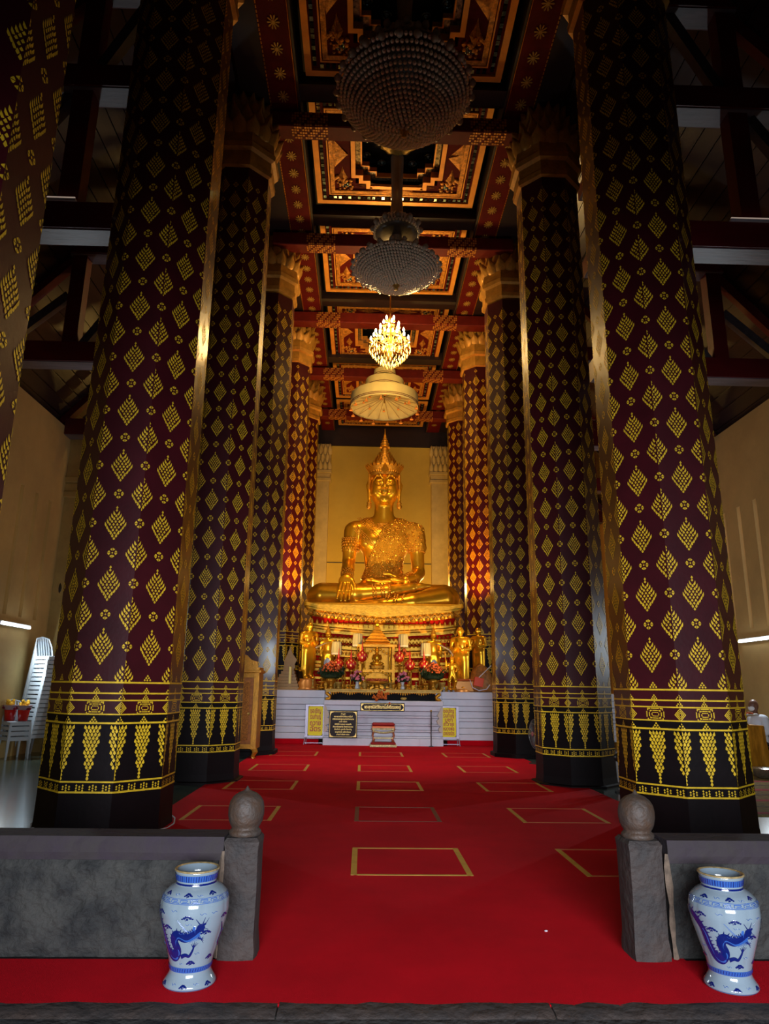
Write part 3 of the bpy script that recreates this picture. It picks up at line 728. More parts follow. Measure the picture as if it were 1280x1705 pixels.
# necklace collar: strings of beads lying on the chest in V swags
f_grid = fb
def front_y(x, z):
    i = int((x-f_grid.lo[0])/f_grid.h); k = int((z-f_grid.lo[2])/f_grid.h); col = f_grid.D[i, :, k]; w = np.where(col < 0)[0]
    return f_grid.lo[1]+f_grid.h*w[0] if len(w) else .2
nk = MB()
for r_, dz, br in ((.50, .55, .022), (.58, .62, .03), (.66, .70, .022), (.78, .8, .03), (.86, .86, .022)):
    n = int(r_*2.6/br/2)
    for i in range(n+1):
        t = i/n*2-1; x = t*r_; z = 3.02-dz*(1-abs(t)**1.3)+.02
        if x > .05+(z-2.2)*.55: continue
        nk.ball((x, front_y(x, z)-.015, z), br, 6, 4)
for i in range(70):       # lace band down the breast
    t = i/69; x = -.92+t*.85; z = 2.78-t*.95
    for q in range(4): nk.ball((x-.02*q, front_y(x-.02*q, z-.06*q)-.01, z-.06*q), .022, 5, 4)
for i in range(60):
    t = i/59; x = -.05+(t-.5)*.3; z = 2.72+.08*math.cos(i*1.3)
    nk.ball((x, front_y(x, z)-.02, z), .03, 5, 4)
put('necklace', nk, great, m=GOLDP, smooth=True)
er = MB()
for s in (-1, 1): er.lathe([(.001, -.12), (.07, -.08), (.09, 0), (.06, .07), (.09, .1), (.001, .16)], 12, (s*.50, -.02, 3.42))
put('earring', er, great, m=GOLDP, smooth=True)
# crown
def crown_parts():
    b = MB(); n = 40
    b.lathe([(.50, 4.42), (.53, 4.5), (.50, 4.56), (.54, 4.62), (.585, 4.72), (.56, 4.76), (.50, 4.78), (.48, 4.7)], n, (0, .1, 0), sy=1.02)
    for s in (-1, 1):       # side frames beside the face
        b.tube([(s*.49, -.05, 4.5), (s*.50, -.08, 4.25), (s*.51, -.02, 4.0)], [.05, .05, .03], 6)
    for i in range(13):     # frontal band dipping in a point over the brow
        t = i/6-1; b.ball((t*.42, -.44+.30*t*t, 4.50+.08*abs(t)-(.06 if i == 6 else 0)), .05, 6, 4)
        b.ball((t*.44, -.44+.34*t*t, 4.62+.05*math.cos(i*2)), .045, 6, 4)
    b.add([(0, -.5, 4.42), (-.13, -.47, 4.56), (.13, -.47, 4.56), (0, -.52, 4.78), (0, -.56, 4.58)], [(0, 4, 1), (0, 2, 4), (1, 4, 3), (2, 3, 4)])
    put('crown_band', b, great, m=GOLDP, smooth=True, ang=40)
    fl = MB(); fl.add([(-.06, 0, 0), (.06, 0, 0), (.05, -.03, .09), (-.05, -.03, .09), (0, -.02, .2), (0, .05, .03)], [(0, 1, 2, 3), (3, 2, 4), (1, 5, 2), (2, 5, 4), (5, 0, 3), (5, 3, 4)])
    fm = fl.mesh('crown_leaf', GOLDP)
    z = 4.74; r = .57
    for row, (r, z, n, s) in enumerate(((.575, 4.70, 26, .9), (.43, 4.80, 24, .75), (.37, 4.91, 22, .7), (.31, 5.02, 18, .65), (.25, 5.13, 16, .6), (.19, 5.24, 14, .55))):
        for i in range(n):
            a = 2*PI*(i+.5*(row % 2))/n; o = put('crown_leaf', fm, great, (r*math.cos(a), .1+r*math.sin(a), z), rz=a+PI/2, sc=(s, s, s))
            if row == 0: o.rotation_euler = (R(22), 0, a+PI/2)
    prof = [(.52, 4.66), (.45, 4.70)]
    for i in range(7): rr_ = .44-.05*i; zz = 4.74+.09*i; prof += [(rr_, zz), (rr_*1.0, zz+.05), (rr_-.045, zz+.06)]
    prof += [(.13, 5.42), (.12, 5.47), (.18, 5.5), (.17, 5.55), (.12, 5.57), (.15, 5.62), (.14, 5.66), (.09, 5.68), (.11, 5.73), (.10, 5.76), (.06, 5.78), (.075, 5.83), (.04, 5.88), (.045, 5.93), (.02, 6.0), (.001, 6.22)]
    put('crown_spire', MB().lathe(prof, 24, (0, .1, 0), fn=lambda a, z: 1+.03*math.cos(12*a)), great, m=GOLDP, smooth=True, ang=50)
crown_parts()

# ================================================================ PEDESTAL (sagging tiers)
ped = thing('statue_pedestal', 'tall tiered red and gold pedestal with a sagging rim under the great statue', 'pedestal', (0, 22.6, 1.42))
PR = mat('pedestal_red', (.5, .008, .003), .8, spec=.1, noise=(6, .4)); RIM = mat('rim_gold', (.66, .34, .02), .4, .65, noise=(6, .3), bump=(20, .2))
def sag(x, z): return .36*(x/2.45)**2*max(0, (z-.2)/2.4)
def tier(z0, z1, w, d, m, name='tier', bulge=0., parent=ped):
    # w half width, d half depth, rounded rectangle plan, 1.8 half-depth
    vs = []; fs = []; n = 56; prof = [(0, z0), (bulge, z0+(z1-z0)*.3), (bulge, z0+(z1-z0)*.7), (0, z1)] if bulge else [(0, z0), (0, z1)]
    for off, z in prof:
        for k in range(n):
            a = 2*PI*k/n; cx, sy = math.cos(a), math.sin(a); e = .10
            x = (w+off)*math.copysign(abs(cx)**e, cx); y = (d+off)*math.copysign(abs(sy)**e, sy)
            vs.append((x, y, z+sag(x, z)))
    L = len(prof)
    for i in range(L-1):
        for k in range(n): fs.append((i*n+k, i*n+(k+1) % n, (i+1)*n+(k+1) % n, (i+1)*n+k))
    fs.append(tuple((L-1)*n+k for k in range(n))); fs.append(tuple(range(n))[::-1])
    put(name, MB().add(vs, fs), parent, m=m)
D0 = 1.55
TI = [(0, .16, 2.35, RIM, 0), (.16, .3, 2.28, PR, 0), (.3, .36, 2.3, RIM, 0), (.36, .52, 2.2, PR, 0), (.52, .58, 2.24, RIM, 0), (.58, .72, 2.16, GOLDP, .04),
      (.72, .78, 2.2, RIM, 0), (.78, .92, 2.1, PR, 0), (.92, 1.0, 2.16, RIM, 0), (1.0, 1.13, 2.1, GOLDP, .03), (1.13, 1.2, 2.14, RIM, 0), (1.2, 1.32, 2.1, PR, 0), (1.32, 1.4, 2.16, RIM, 0),
      (1.4, 1.54, 2.12, PR, 0), (1.54, 1.62, 2.2, RIM, 0), (1.62, 1.72, 2.22, GOLDP, .02), (1.72, 1.76, 2.26, RIM, 0), (1.76, 1.95, 2.18, PR, 0), (1.95, 2.12, 2.24, GOLDP, .02), (2.12, 2.165, 2.36, RIM, 0), (2.175, 2.27, 2.42, RIM, 0)]
for z0, z1, w, m, bl in TI: tier(z0, z1, w, D0+(w-2.35)+.2, m, 'rim' if m is RIM else ('frieze' if m is GOLDP else 'recess'), bl)
put('seat_slab', MB().box(-2.2, 2.2, -1.3, 1.6, 2.1, 2.28, b=.05), ped, m=RIM)
lp = petal_mesh(.2, .2, .05, .4, GOLDP); lp2 = petal_mesh(.13, .18, .04, .15, GOLDP); lp3 = petal_mesh(.1, .1, .03, .1, GOLDP)
for i in range(21):
    x = -2.2+i*.22; put('lotus_petal', lp, ped, (x, -1.66, 2.15+sag(x, 2.1)), rot=(PI, 0, 0))
    o = put('lotus_petal', lp, ped, (x, -1.66, 1.95+sag(x, 1.9)), sc=(.9, 1, .6))
for i in range(29):
    x = -2.14+i*.153; put('lotus_bud', lp2, ped, (x, -1.62, 1.74+sag(x, 1.75)), sc=(.8, 1, 1))
for zz, n_ in ((.98, 40), (1.31, 40), (.70, 40), (.34, 40)):
    for i in range(n_):
        x = -2.05+i*4.1/(n_-1); put('lotus_bud', lp3, ped, (x, -1.55, zz+sag(x, zz)))
sc_ = MB()
for z0, z1, w in ((.17, .29, 2.1), (.38, .51, 2.1), (.8, .9, 2.0), (1.21, 1.31, 2.0), (1.42, 1.52, 2.05)):
    for i in range(34):
        x = -w+2*w*i/33; z = (z0+z1)/2+sag(x, z0)
        sc_.add([(x-.05, -1.565, z), (x, -1.6, z+.045), (x+.05, -1.565, z), (x, -1.6, z-.045), (x, -1.62, z)], [(0, 4, 1), (1, 4, 2), (2, 4, 3), (3, 4, 0)])
put('carved_scroll', sc_, ped, m=GOLDP, kind='stuff')

# ================================================================ PLATFORM
plat = thing('altar_platform', 'white painted moulded masonry platform carrying the altar and the statue', 'platform', (0, 19.75, 0))
def course(a, b, y0, z0, z1, pr, nm='stone_course'):
    put(nm, MB().box(a, b, y0-pr, 9, z0, z1-.006, b=.012), plat, m=WHITEP)
for a, b in ((-6.5, -1.62), (1.58, 6.5)):
    for i, (z0, z1, pr) in enumerate(((.14, .3, .0), (.3, .46, -.03), (.46, .63, -.07), (.63, .72, -.04), (.72, .9, -.06), (.9, 1.04, -.02), (1.04, 1.22, .02), (1.22, 1.42, .06))):
        course(a, b, 0, z0, z1, pr)
for z0, z1, pr in ((0, .2, .12), (.2, .25, .07), (.25, .36, .0), (.36, .41, .03), (.41, .52, 0), (.52, .57, .03), (.57, .72, .0), (.72, .78, .05), (.78, .9, .04), (.9, 1.04, .09), (1.04, 1.17, .12)):
    course(-1.62, 1.58, -.3, z0, z1, pr)
put('infill', MB().box(-1.6, 1.56, -.2, 9, 1.16, 1.42), plat, m=WHITEP)
for sx, x in ((1, -1.6), (-1, 1.56)):
    vs = [(x+sx*px*.01, z) for px, z in ((0, .35), (9, .38), (11, .46), (5, .52), (13, .58), (16, .66), (9, .72), (14, .8), (8, .9), (4, 1.0), (0, 1.02))]
    put('bracket_scroll', MB().prism(vs if sx > 0 else vs[::-1], 0, .1, M=Matrix.Translation((0, -.36, 0)) @ Matrix.Rotation(R(90), 4, 'X')), plat, m=mat('aged_plaster', (.5, .42, .34), .7))
st = thing('added_step', 'added low red carpeted step filling the gap at the foot of the white platform', 'step', (0, 19.62, 0))  # added step, covers the gap below the platform sides, which start raised
put('left_gap_filler', MB().box(-3.4, -1.75, 0, .15, .012, .14, b=.01), st, m=CARP); put('right_gap_filler', MB().box(1.72, 3.4, 0, .15, .012, .14, b=.01), st, m=CARP)
# long black and gold altar table on the projecting centre
at = thing('altar_table', 'long low black altar table with carved gold apron on the white platform', 'table', (-.03, 19.62, 1.17))
put('top', MB().box(-1.58, 1.58, -.28, .4, .25, .29, b=.008), at, m=GOLDD)
put('panel', MB().box(-1.42, 1.42, -.14, .3, 0, .2), at, m=BLK)
ap_ = MB()
for i in range(46):
    x = -1.4+i*2.8/45; h = .05+.03*math.cos(i*.8)
    ap_.ball((x, -.25, .22), .034, 6, 4, (1, .5, 1)).add([(x-.03, -.25, .2), (x+.03, -.25, .2), (x, -.27, .2-h)], [(0, 2, 1)])
put('apron', ap_, at, m=GOLDP, kind='stuff'); put('apron_rail', MB().box(-1.55, 1.55, -.27, -.22, .205, .25), at, m=GOLDD)
for sx in (-1, 1):
    put('leg', MB().tube([(sx*1.5, -.2, .24), (sx*1.52, -.22, .17), (sx*1.43, -.22, .1), (sx*1.44, -.22, .04), (sx*1.54, -.24, .02)], [.05, .05, .045, .045, .05], 8).box(sx*1.5-.06, sx*1.5+.06, -.28, -.14, 0, .03), at, m=GOLDP, smooth=True)
fl_o = mat('marigold_orange', (.75, .16, .01), .8, noise=(30, .4)); fl_y = mat('marigold_yellow', (.8, .45, .02), .8)
t = tag(put('flower_garland', MB().ball((0, 0, 0), .05, 6, 4), None, (-.07, 19.3, 1.3), m=fl_o), 'orange flower garland hanging from the middle of the long altar table', 'garland')
me = MB(); random.seed(3)
for i in range(40): me.ball((random.gauss(0, .1), random.gauss(0, .03), random.gauss(0, .055)), random.uniform(.025, .045), 6, 4)
t.data = me.mesh('flower_garland', fl_o)
tag(put('flower_garland', MB().ball((-.04, 0, 0), .035, 6, 4, (1.6, 1, 1)).ball((.03, 0, .005), .03, 6, 4, (1.6, 1, 1)).ball((0, 0, -.01), .03, 6, 4, (2, 1, 1)), None, (.53, 19.42, 1.225), m=mat('old_gold_cloth', (.5, .3, .05), .8)), 'small golden garland lying in front of the black altar table', 'garland')

# ------------------------------------------------ lettering helper
def text_mesh(s, size, depth=.002, al='CENTER'):
    cu = bpy.data.curves.new('lettering', 'FONT'); cu.body = s; cu.size = size; cu.align_x = al; cu.align_y = 'CENTER'; cu.extrude = depth; cu.offset = size*.018; cu.resolution_u = 2
    o = bpy.data.objects.new('tmp', cu); COL.objects.link(o); dg = bpy.context.evaluated_depsgraph_get(); me = bpy.data.meshes.new_from_object(o.evaluated_get(dg))
    bpy.data.objects.remove(o); return me
def letters(s, size, parent, loc, m, wmax=None, name='lettering'):
    me = text_mesh(s, size)
    if not me.vertices: return
    xs_ = [v.co.x for v in me.vertices]; w = max(xs_)-min(xs_); k = min(1, wmax/w) if wmax else 1
    me.materials.clear(); me.materials.append(m)
    return put(name, me, parent, loc, rot=(R(90), 0, 0), sc=(k, 1, 1))
YEL = mat('yellow_sign', (.85, .68, .0), .6); REDL = mat('red_letters', (.4, .02, .01), .5); STEEL = mat('brushed_steel', (.34, .31, .38), .4, .6)
GLET = mat('gold_letters', (.75, .5, .12), .4, .3)
def sign(x, label, rows):
    t = thing('sign_stand', label, 'sign', (x, 19.52, 0)); w = .27
    put('frame', MB().box(-w, -w+.07, -.03, .03, .22, 1.02).box(w-.07, w, -.03, .03, .22, 1.02).box(-w, w, -.035, .035, 1.0, 1.04).box(-w-.02, w+.02, -.05, .04, .2, .24), t, m=STEEL)
    put('back_board', MB().box(-w+.07, w-.07, -.005, .02, .24, 1.0), t, m=mat('sign_backing', (.06, .03, .03), .6))
    n = 8; P = []
    for cx, cz, a0 in ((w-.12, .94, 0), (-w+.12, .94, 90), (-w+.12, .3, 180), (w-.12, .3, 270)):
        for k in range(n+1): a = R(a0+90*k/n); P.append((cx+.045*math.cos(a), cz+.055*math.sin(a)))
    put('panel', MB().prism(P, .006, .014, M=Matrix.Rotation(R(90), 4, 'X')), t, m=YEL)
    for s, z, sz in rows: letters(s, sz, t, (0, -.018, z), REDL, .29)
    for sx in (-1, 1):
        put('leg', MB().tube([(sx*(w-.01), -.04, .21), (sx*(w+.015), -.1, .014)], .012, 6), t, m=STEEL); put('leg', MB().tube([(sx*(w-.04), .03, .21), (sx*(w-.03), .06, .014)], .012, 6), t, m=STEEL)
    put('cross_bar', MB().box(-w-.01, w+.01, -.09, -.075, .05, .07), t, m=STEEL)
sign(-1.84, 'yellow notice with four rows of red letters on a steel stand, beside the black plaque', (('ขอเชิญ', .87, .17), ('ร่วมทำบุญ', .72, .17), ('ถวาย', .56, .18), ('ฉัตร', .41, .19)))
sign(1.75, 'yellow notice with six rows of red letters on a steel stand, beside the thin post', (('ขอเชิญ', .91, .145), ('ร่วมทำบุญ', .79, .145), ('บูชา', .68, .145), ('ถวาย', .57, .14), ('หลวงพ่อ', .45, .14), ('นาคปรกฉัตร', .33, .14)))
def plaque(name, label, x, z, w, h, rows, y=19.4):
    t = thing(name, label, 'plaque', (x, y, z)); put('board', MB().box(-w/2, w/2, 0, .03, -h/2, h/2), t, m=mat('plaque_black', (.014, .006, .005), .5, spec=.2))
    b = MB(); q = .012
    b.box(-w/2+.02, w/2-.02, -.003, 0, h/2-.03, h/2-.022).box(-w/2+.02, w/2-.02, -.003, 0, -h/2+.022, -h/2+.03).box(-w/2+.02, -w/2+.028, -.003, 0, -h/2+.03, h/2-.03).box(w/2-.028, w/2-.02, -.003, 0, -h/2+.03, h/2-.03)
    for sx in (-1, 1):
        for sz in (-1, 1): b.add([(sx*(w/2-.03), -.004, sz*(h/2-.03)), (sx*(w/2-.03-min(.1, h*.3)), -.004, sz*(h/2-.03)), (sx*(w/2-.06), -.004, sz*(h/2-.06)), (sx*(w/2-.03), -.004, sz*(h/2-.03-min(.1, h*.3)))], [(0, 1, 2, 3)])
    put('gold_border', b, t, m=GLET)
    for s, zz, sz in rows: letters(s, sz, t, (0, -.004, zz), GLET, w*.82)
    return t
plaque('name_plaque', 'long narrow black plaque with one line of gold lettering under the altar table', -.05, 1.0, 1.18, .22, (('พระพุทธนิมิตวิชิตมารโมลีศรีสรรเพชญ์', 0, .12),), 19.26)
plaque('dedication_plaque', 'square black plaque with many lines of gold lettering leaning on the platform', -1.09, .55, .75, .69, tuple((s, .26-i*.065, .05) for i, s in enumerate(('คำบูชา', 'พระพุทธนิมิตวิชิตมารโมลี', 'ศรีสรรเพชญ์บรมไตรโลกนาถ', 'นะโม ตัสสะ', 'อิติปิโส ภะคะวา อะระหัง', 'สัมมาสัมพุทโธ วิชชาจะระณะ', 'สัมปันโน สุคะโต โลกะวิทู', 'อะนุตตะโร ปุริสะทัมมะ', 'สาระถิ สัตถา เทวะ'))), 19.28)
# kneeling stool in two tiers
ks = thing('prayer_stool', 'small red and gold two-tier stool on the carpet before the platform', 'stool', (-.03, 19.0, .012))
RC = mat('red_cushion', (.3, .003, .006), .7); CRG = mat('cream_gilt', (.75, .65, .3), .4, .4, noise=(30, .5), bump=(40, .6))
put('base', MB().box(-.35, .35, -.16, .2, .0, .06, b=.01), ks, m=CRG); put('lower_cushion', MB().box(-.33, .33, -.14, .18, .06, .12, b=.03), ks, m=RC)
for sx in (-1, 1):
    for y in (-.1, .14): put('leg', MB().tube([(sx*.26, y, .12), (sx*.24, y, .2), (sx*.28, y, .28), (sx*.25, y, .38), (sx*.29, y, .46)], [.035, .025, .022, .03, .035], 8), ks, m=mat('leg_gilt', (.4, .12, .04), .4, .3), smooth=True)
put('stretcher', MB().box(-.26, .26, -.12, -.08, .21, .24), ks, m=CRG)
apn = MB()
for i in range(17):
    x = -.26+i*.52/16; apn.ball((x, -.13, .40-.045*math.cos((i-8)/8*PI/2)), .028, 6, 4)
put('apron', apn.box(-.3, .3, -.13, .18, .43, .47), ks, m=CRG); put('seat_rail', MB().box(-.3, .3, -.15, .19, .47, .52, b=.01), ks, m=mat('red_gilt_rail', (.45, .1, .02), .4, .3))
put('cushion', MB().box(-.3, .3, -.15, .19, .52, .60, b=.035), ks, m=RC)
# thin steel post
po = thing('barrier_post', 'thin black post standing before the platform, left of the right-hand yellow notice', 'post', (1.24, 19.15, .012))
put('pole', MB().tube([(0, 0, .02), (0, 0, .9)], .014, 8), po, m=mat('dark_metal', (.08, .07, .07), .35, .8)); put('foot', MB().lathe([(.075, 0), (.075, .012), (.02, .03), (.014, .04)], 16), po, m=_m['dark_metal'])
put('knob', MB().ball((0, 0, .91), .025, 8, 6), po, m=GOLDD)

# ================================================================ TIERED UMBRELLA
CLO = mat('ivory_cloth', (.62, .52, .2), .8, noise=(3, .1)); CLB = mat('dark_cloth_trim', (.12, .03, .01), .7)
um = thing('tiered_umbrella', 'ivory tiered royal umbrella with tassels hanging over the great statue', 'umbrella', (-.05, 21.8, 10.5))
for i, (r_, z0, z1) in enumerate(((1.14, .12, .58), (.66, .80, 1.10), (.37, 1.26, 1.48), (.20, 1.60, 1.78), (.12, 1.86, 2.0))):
    mb = MB(); mb.lathe([(r_-.01, z0), (r_, z0), (r_*1.0, z1-.06), (r_*.97, z1), (r_*.6, z1+.03), (.03, z1+.05)], 48, fn=lambda a, z: 1+.004*math.cos(24*a), cap=False)
    c_ = put('cloth_tier', mb, um, m=CLO, smooth=True, ang=40)
    b = MB()
    for dz in ((.05, .1) if i == 0 else (.03,)): b.lathe([(r_+.004, z0+dz), (r_+.008, z0+dz+.012), (r_+.004, z0+dz+.024)], 48, cap=False)
    put('dark_trim', b, c_, m=CLB)
rib = MB().tube([(0, 0, .5), (1.1, 0, .16)], .012, 5).mesh('rib', mat('umbrella_rib', (.4, .28, .1), .6))
for k in range(18): put('rib', rib, um, rz=2*PI*k/18)
put('lining', MB().lathe([(1.125, .14), (1.0, .3), (.5, .5), (.02, .56)], 48, cap=False), um, m=CLO, smooth=True)
put('pole', MB().tube([(0, 0, .3), (0, 0, 3.44)], .02, 6), um, m=GOLDD)
tas = MB().tube([(0, 0, 0), (0, 0, -.08)], .006, 4).lathe([(.001, -.07), (.03, -.1), (.035, -.12), (.065, -.17), (.001, -.18)], 8).mesh('tassel', mat('tassel_gold', (.75, .28, .05), .5, .3))
for k in range(14): a = 2*PI*k/14+.1; put('tassel', tas, um, (1.12*math.cos(a), 1.12*math.sin(a), .13))
for k in range(8): a = 2*PI*k/8; put('tassel', tas, um, (.7*math.cos(a), .7*math.sin(a), .42), sc=(.8, .8, .8))

# ================================================================ CHANDELIERS
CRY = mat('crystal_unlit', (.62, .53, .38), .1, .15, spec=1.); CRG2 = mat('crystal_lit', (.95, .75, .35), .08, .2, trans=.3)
CHB = mat('chandelier_brass', (.6, .35, .08), .3, .8); GLOBE = mat('frosted_globe', (.34, .27, .18), .25, trans=.2)
def crystal_chandelier(x, y, z, rad, hgt, label, upr, upz, top):
    t = thing('crystal_chandelier', label, 'chandelier', (x, y, z))
    nr = 19
    put('dish', MB().lathe([(.02, .03), (rad*.5, hgt*.3), (rad*.86, hgt*.75), (rad*.95, hgt)], 32), t, m=mat('crystal_core', (.12, .10, .075), .4, .3), smooth=True)
    for i in range(nr):
        u = (i+1)/nr; r_ = rad*u; zz = hgt*(u**2.1)-.02; br = .031*rad/1.1+.004; n = max(6, int(2*PI*r_/(br*2.1))); mb = MB()
        for k in range(n):
            a = 2*PI*(k+.5*(i % 2))/n; mb.ball((r_*math.cos(a), r_*math.sin(a), zz+random.uniform(-.008, .008)), br, 6, 4, (1, 1, 1.15))
        put('bead_ring', mb, t, m=CRY, kind='stuff')
    gl = MB().lathe([(.001, -.09), (.05, -.08), (.08, -.03), (.085, .02), (.05, .06), (.055, .08)], 10).mesh('glass_globe', GLOBE, True)
    for j, (rr_, zz, n) in enumerate(((rad*1.02, hgt*.95, 26), (rad*.9, hgt*1.35, 20), (rad*.62, hgt*1.75, 14))):
        for k in range(n): a = 2*PI*(k+.5*(j % 2))/n; put('glass_globe', gl, t, (rr_*math.cos(a), rr_*math.sin(a), zz), sc=(rad/1.5,)*3)
    put('shade_dome', MB().lathe([(rad*.95, hgt*1.0), (rad*.8, hgt*1.45), (rad*.5, hgt*1.9), (.15, hgt*2.1)], 32), t, m=_m['crystal_core'], smooth=True)
    for i in range(8):
        u = 1-i/9; mb = MB(); r_ = upr*math.sin(PI/2*u)**.7; zz = upz+(i)*.055; n = max(8, int(2*PI*r_/.075))
        for k in range(n): a = 2*PI*(k+.5*(i % 2))/n; mb.ball((r_*math.cos(a), r_*math.sin(a), zz), .034, 6, 4)
        put('bead_ring', mb, t, m=CRY, kind='stuff')
    put('upper_dish', MB().lathe([(.03, upz-.12), (upr*.7, upz-.06), (upr*.97, upz), (upr*.7, upz+.3), (.12, upz+.5)], 24), t, m=_m['crystal_core'], smooth=True)
    for k in range(12): a = 2*PI*k/12; put('glass_globe', gl, t, (upr*1.08*math.cos(a), upr*1.08*math.sin(a), upz+.1), sc=(.8,)*3)
    st_ = MB().lathe([(.13, hgt*1.6), (.09, upz*.6), (.17, upz+.4), (.13, upz+.9), (.16, top-z-.25), (.22, top-z-.1), (.3, top-z)], 12); put('stem', st_, t, m=GLOBE, smooth=True)
    put('finial', MB().lathe([(.001, -.16), (.05, -.13), (.035, -.1), (.08, -.05), (.085, 0), (.03, .03)], 12), t, m=CHB, smooth=True)
    return t
crystal_chandelier(-.05, 10.15, 10.98, 1.18, .80, 'huge unlit crystal chandelier of beaded rings hanging nearest the entrance', .62, 1.55, 14.3)
crystal_chandelier(0.0, 14.2, 10.5, 1.0, .42, 'second unlit crystal chandelier hanging between the huge one and the lit one', .52, 1.35, 14.3)
lc = thing('lit_chandelier', 'small lit chandelier of warm candle bulbs and crystal drops above the umbrella', 'chandelier', (0, 18.2, 10.45))
put('stem', MB().lathe([(.05, .1), (.1, .3), (.05, .5), (.08, .8), (.04, 1.1), (.07, 1.4), (.02, 1.55), (.015, 3.6)], 10), lc, m=CHB, smooth=True)
bulb = MB().lathe([(.001, 0), (.028, .02), (.034, .06), (.018, .11), (.001, .14)], 8).mesh('candle_bulb', mat('bulb_glow', (1, .9, .7), .4, emis=(1, .72, .3, 22)), True)
drop = MB().lathe([(.001, -.14), (.014, -.11), (.018, -.07), (.006, -.02), (.001, 0)], 6).mesh('crystal_drop', CRG2, True)
arm = MB().tube([(.05, 0, 0), (.35, 0, -.1), (.75, 0, -.02), (1, 0, .05)], [.012, .012, .01, .01], 5).mesh('arm', CHB)
cup = MB().lathe([(.05, -.02), (.045, 0), (.012, 0), (.012, .05)], 8).mesh('candle_cup', CHB)
for z, r_, n in ((.62, .55, 14), (.86, .42, 10), (1.08, .28, 7), (1.28, .15, 4)):
    for k in range(n):
        a = 2*PI*(k+.37*z)/n; o = put('arm', arm, lc, (0, 0, z), rz=a, sc=(r_, 1, 1))
        b_ = put('candle_cup', cup, lc, (r_*math.cos(a), r_*math.sin(a), z+.05)); put('candle_bulb', bulb, b_, (0, 0, .05))
random.seed(5)
for z, r_, n in ((.55, .6, 30), (.42, .52, 28), (.32, .44, 24), (.78, .46, 22), (.2, .34, 18), (.12, .22, 12), (1.0, .32, 16), (1.2, .2, 10), (.02, .12, 6)):
    for k in range(n):
        a = 2*PI*(k+.3*z)/n; put('crystal_drop', drop, lc, (r_*math.cos(a), r_*math.sin(a), z), sc=(1.1, 1.1, 1.15))
# ================================================================ CARPET AND FLOOR MARKINGS
cp = MB(); vs = []; nx, ny = 60, 120
poly = [(-4.2, 3.885), (4.2, 3.885), (4.2, 4.62), (1.3, 4.62), (3.0, 5.2), (3.02, 19.7), (-3.0, 19.7), (-3.0, 5.2), (-1.3, 4.62), (-4.2, 4.62)]
poly = [(-4.2, 3.86), (4.2, 3.83), (4.2, 4.42), (1.3, 4.42), (1.3, 4.7), (2.98, 4.7), (3.05, 19.63), (-3.05, 19.63), (-2.95, 4.7), (-1.36, 4.7), (-1.36, 4.42), (-4.2, 4.42)]
cp.prism(poly, 0, .012)
tag(put('carpet', cp, m=CARP), 'long bright red carpet running from the front kerb to the white platform', 'carpet')
TAPE = mat('tape_mustard', (.55, .30, .03), .6, noise=(4, .3)); TAPEB = mat('tape_brown', (.11, .012, .008), .6); TAPEF = mat('tape_faded', (.42, .09, .02), .7)
def marking(x0, x1, y0, y1, label, mside, mcross, w=.045):
    t = thing('floor_marking', label, 'tape marking', ((x0+x1)/2, (y0+y1)/2, .0122), 0, 'tape rectangles on the red carpet')
    hx, hy = (x1-x0)/2, (y1-y0)/2
    for sx in (-1, 1): put('side_strip', MB().box(sx*hx-w/2, sx*hx+w/2, -hy, hy, 0, .002), t, m=mside[0 if sx < 0 else 1])
    put('near_strip', MB().box(-hx, hx, -hy, -hy+w*.7, 0, .0018), t, m=mcross); put('far_strip', MB().box(-hx, hx, hy-w*.7, hy, 0, .0018), t, m=mcross)
rows = [(6.24, 7.25), (8.6, 9.6), (11.1, 12.1), (13.5, 14.55), (16.4, 17.4)]
rn = ['row nearest the entrance', 'second row from the entrance', 'middle row', 'fourth row from the entrance', 'row nearest the platform']
for r, (a, b) in enumerate(rows):
    for c, (x0, x1, cn) in enumerate(((-2.62, -1.62, 'left'), (-.62, .34, 'centre'), (1.33, 2.3, 'right'))):
        if r == 0 and c == 0: continue
        ms = (TAPEB, TAPEB) if (r, c) == (1, 1) else (TAPE, TAPE)
        mc = TAPEB if (r, c) == (1, 1) else (TAPE if c == 1 and r in (0, 2) else TAPEF)
        col = 'dark brown' if (r, c) == (1, 1) else 'mustard'
        marking(x0, x1, a, b, f'{col} tape rectangle on the red carpet, {cn} one of the {rn[r]}', ms, mc, .05)

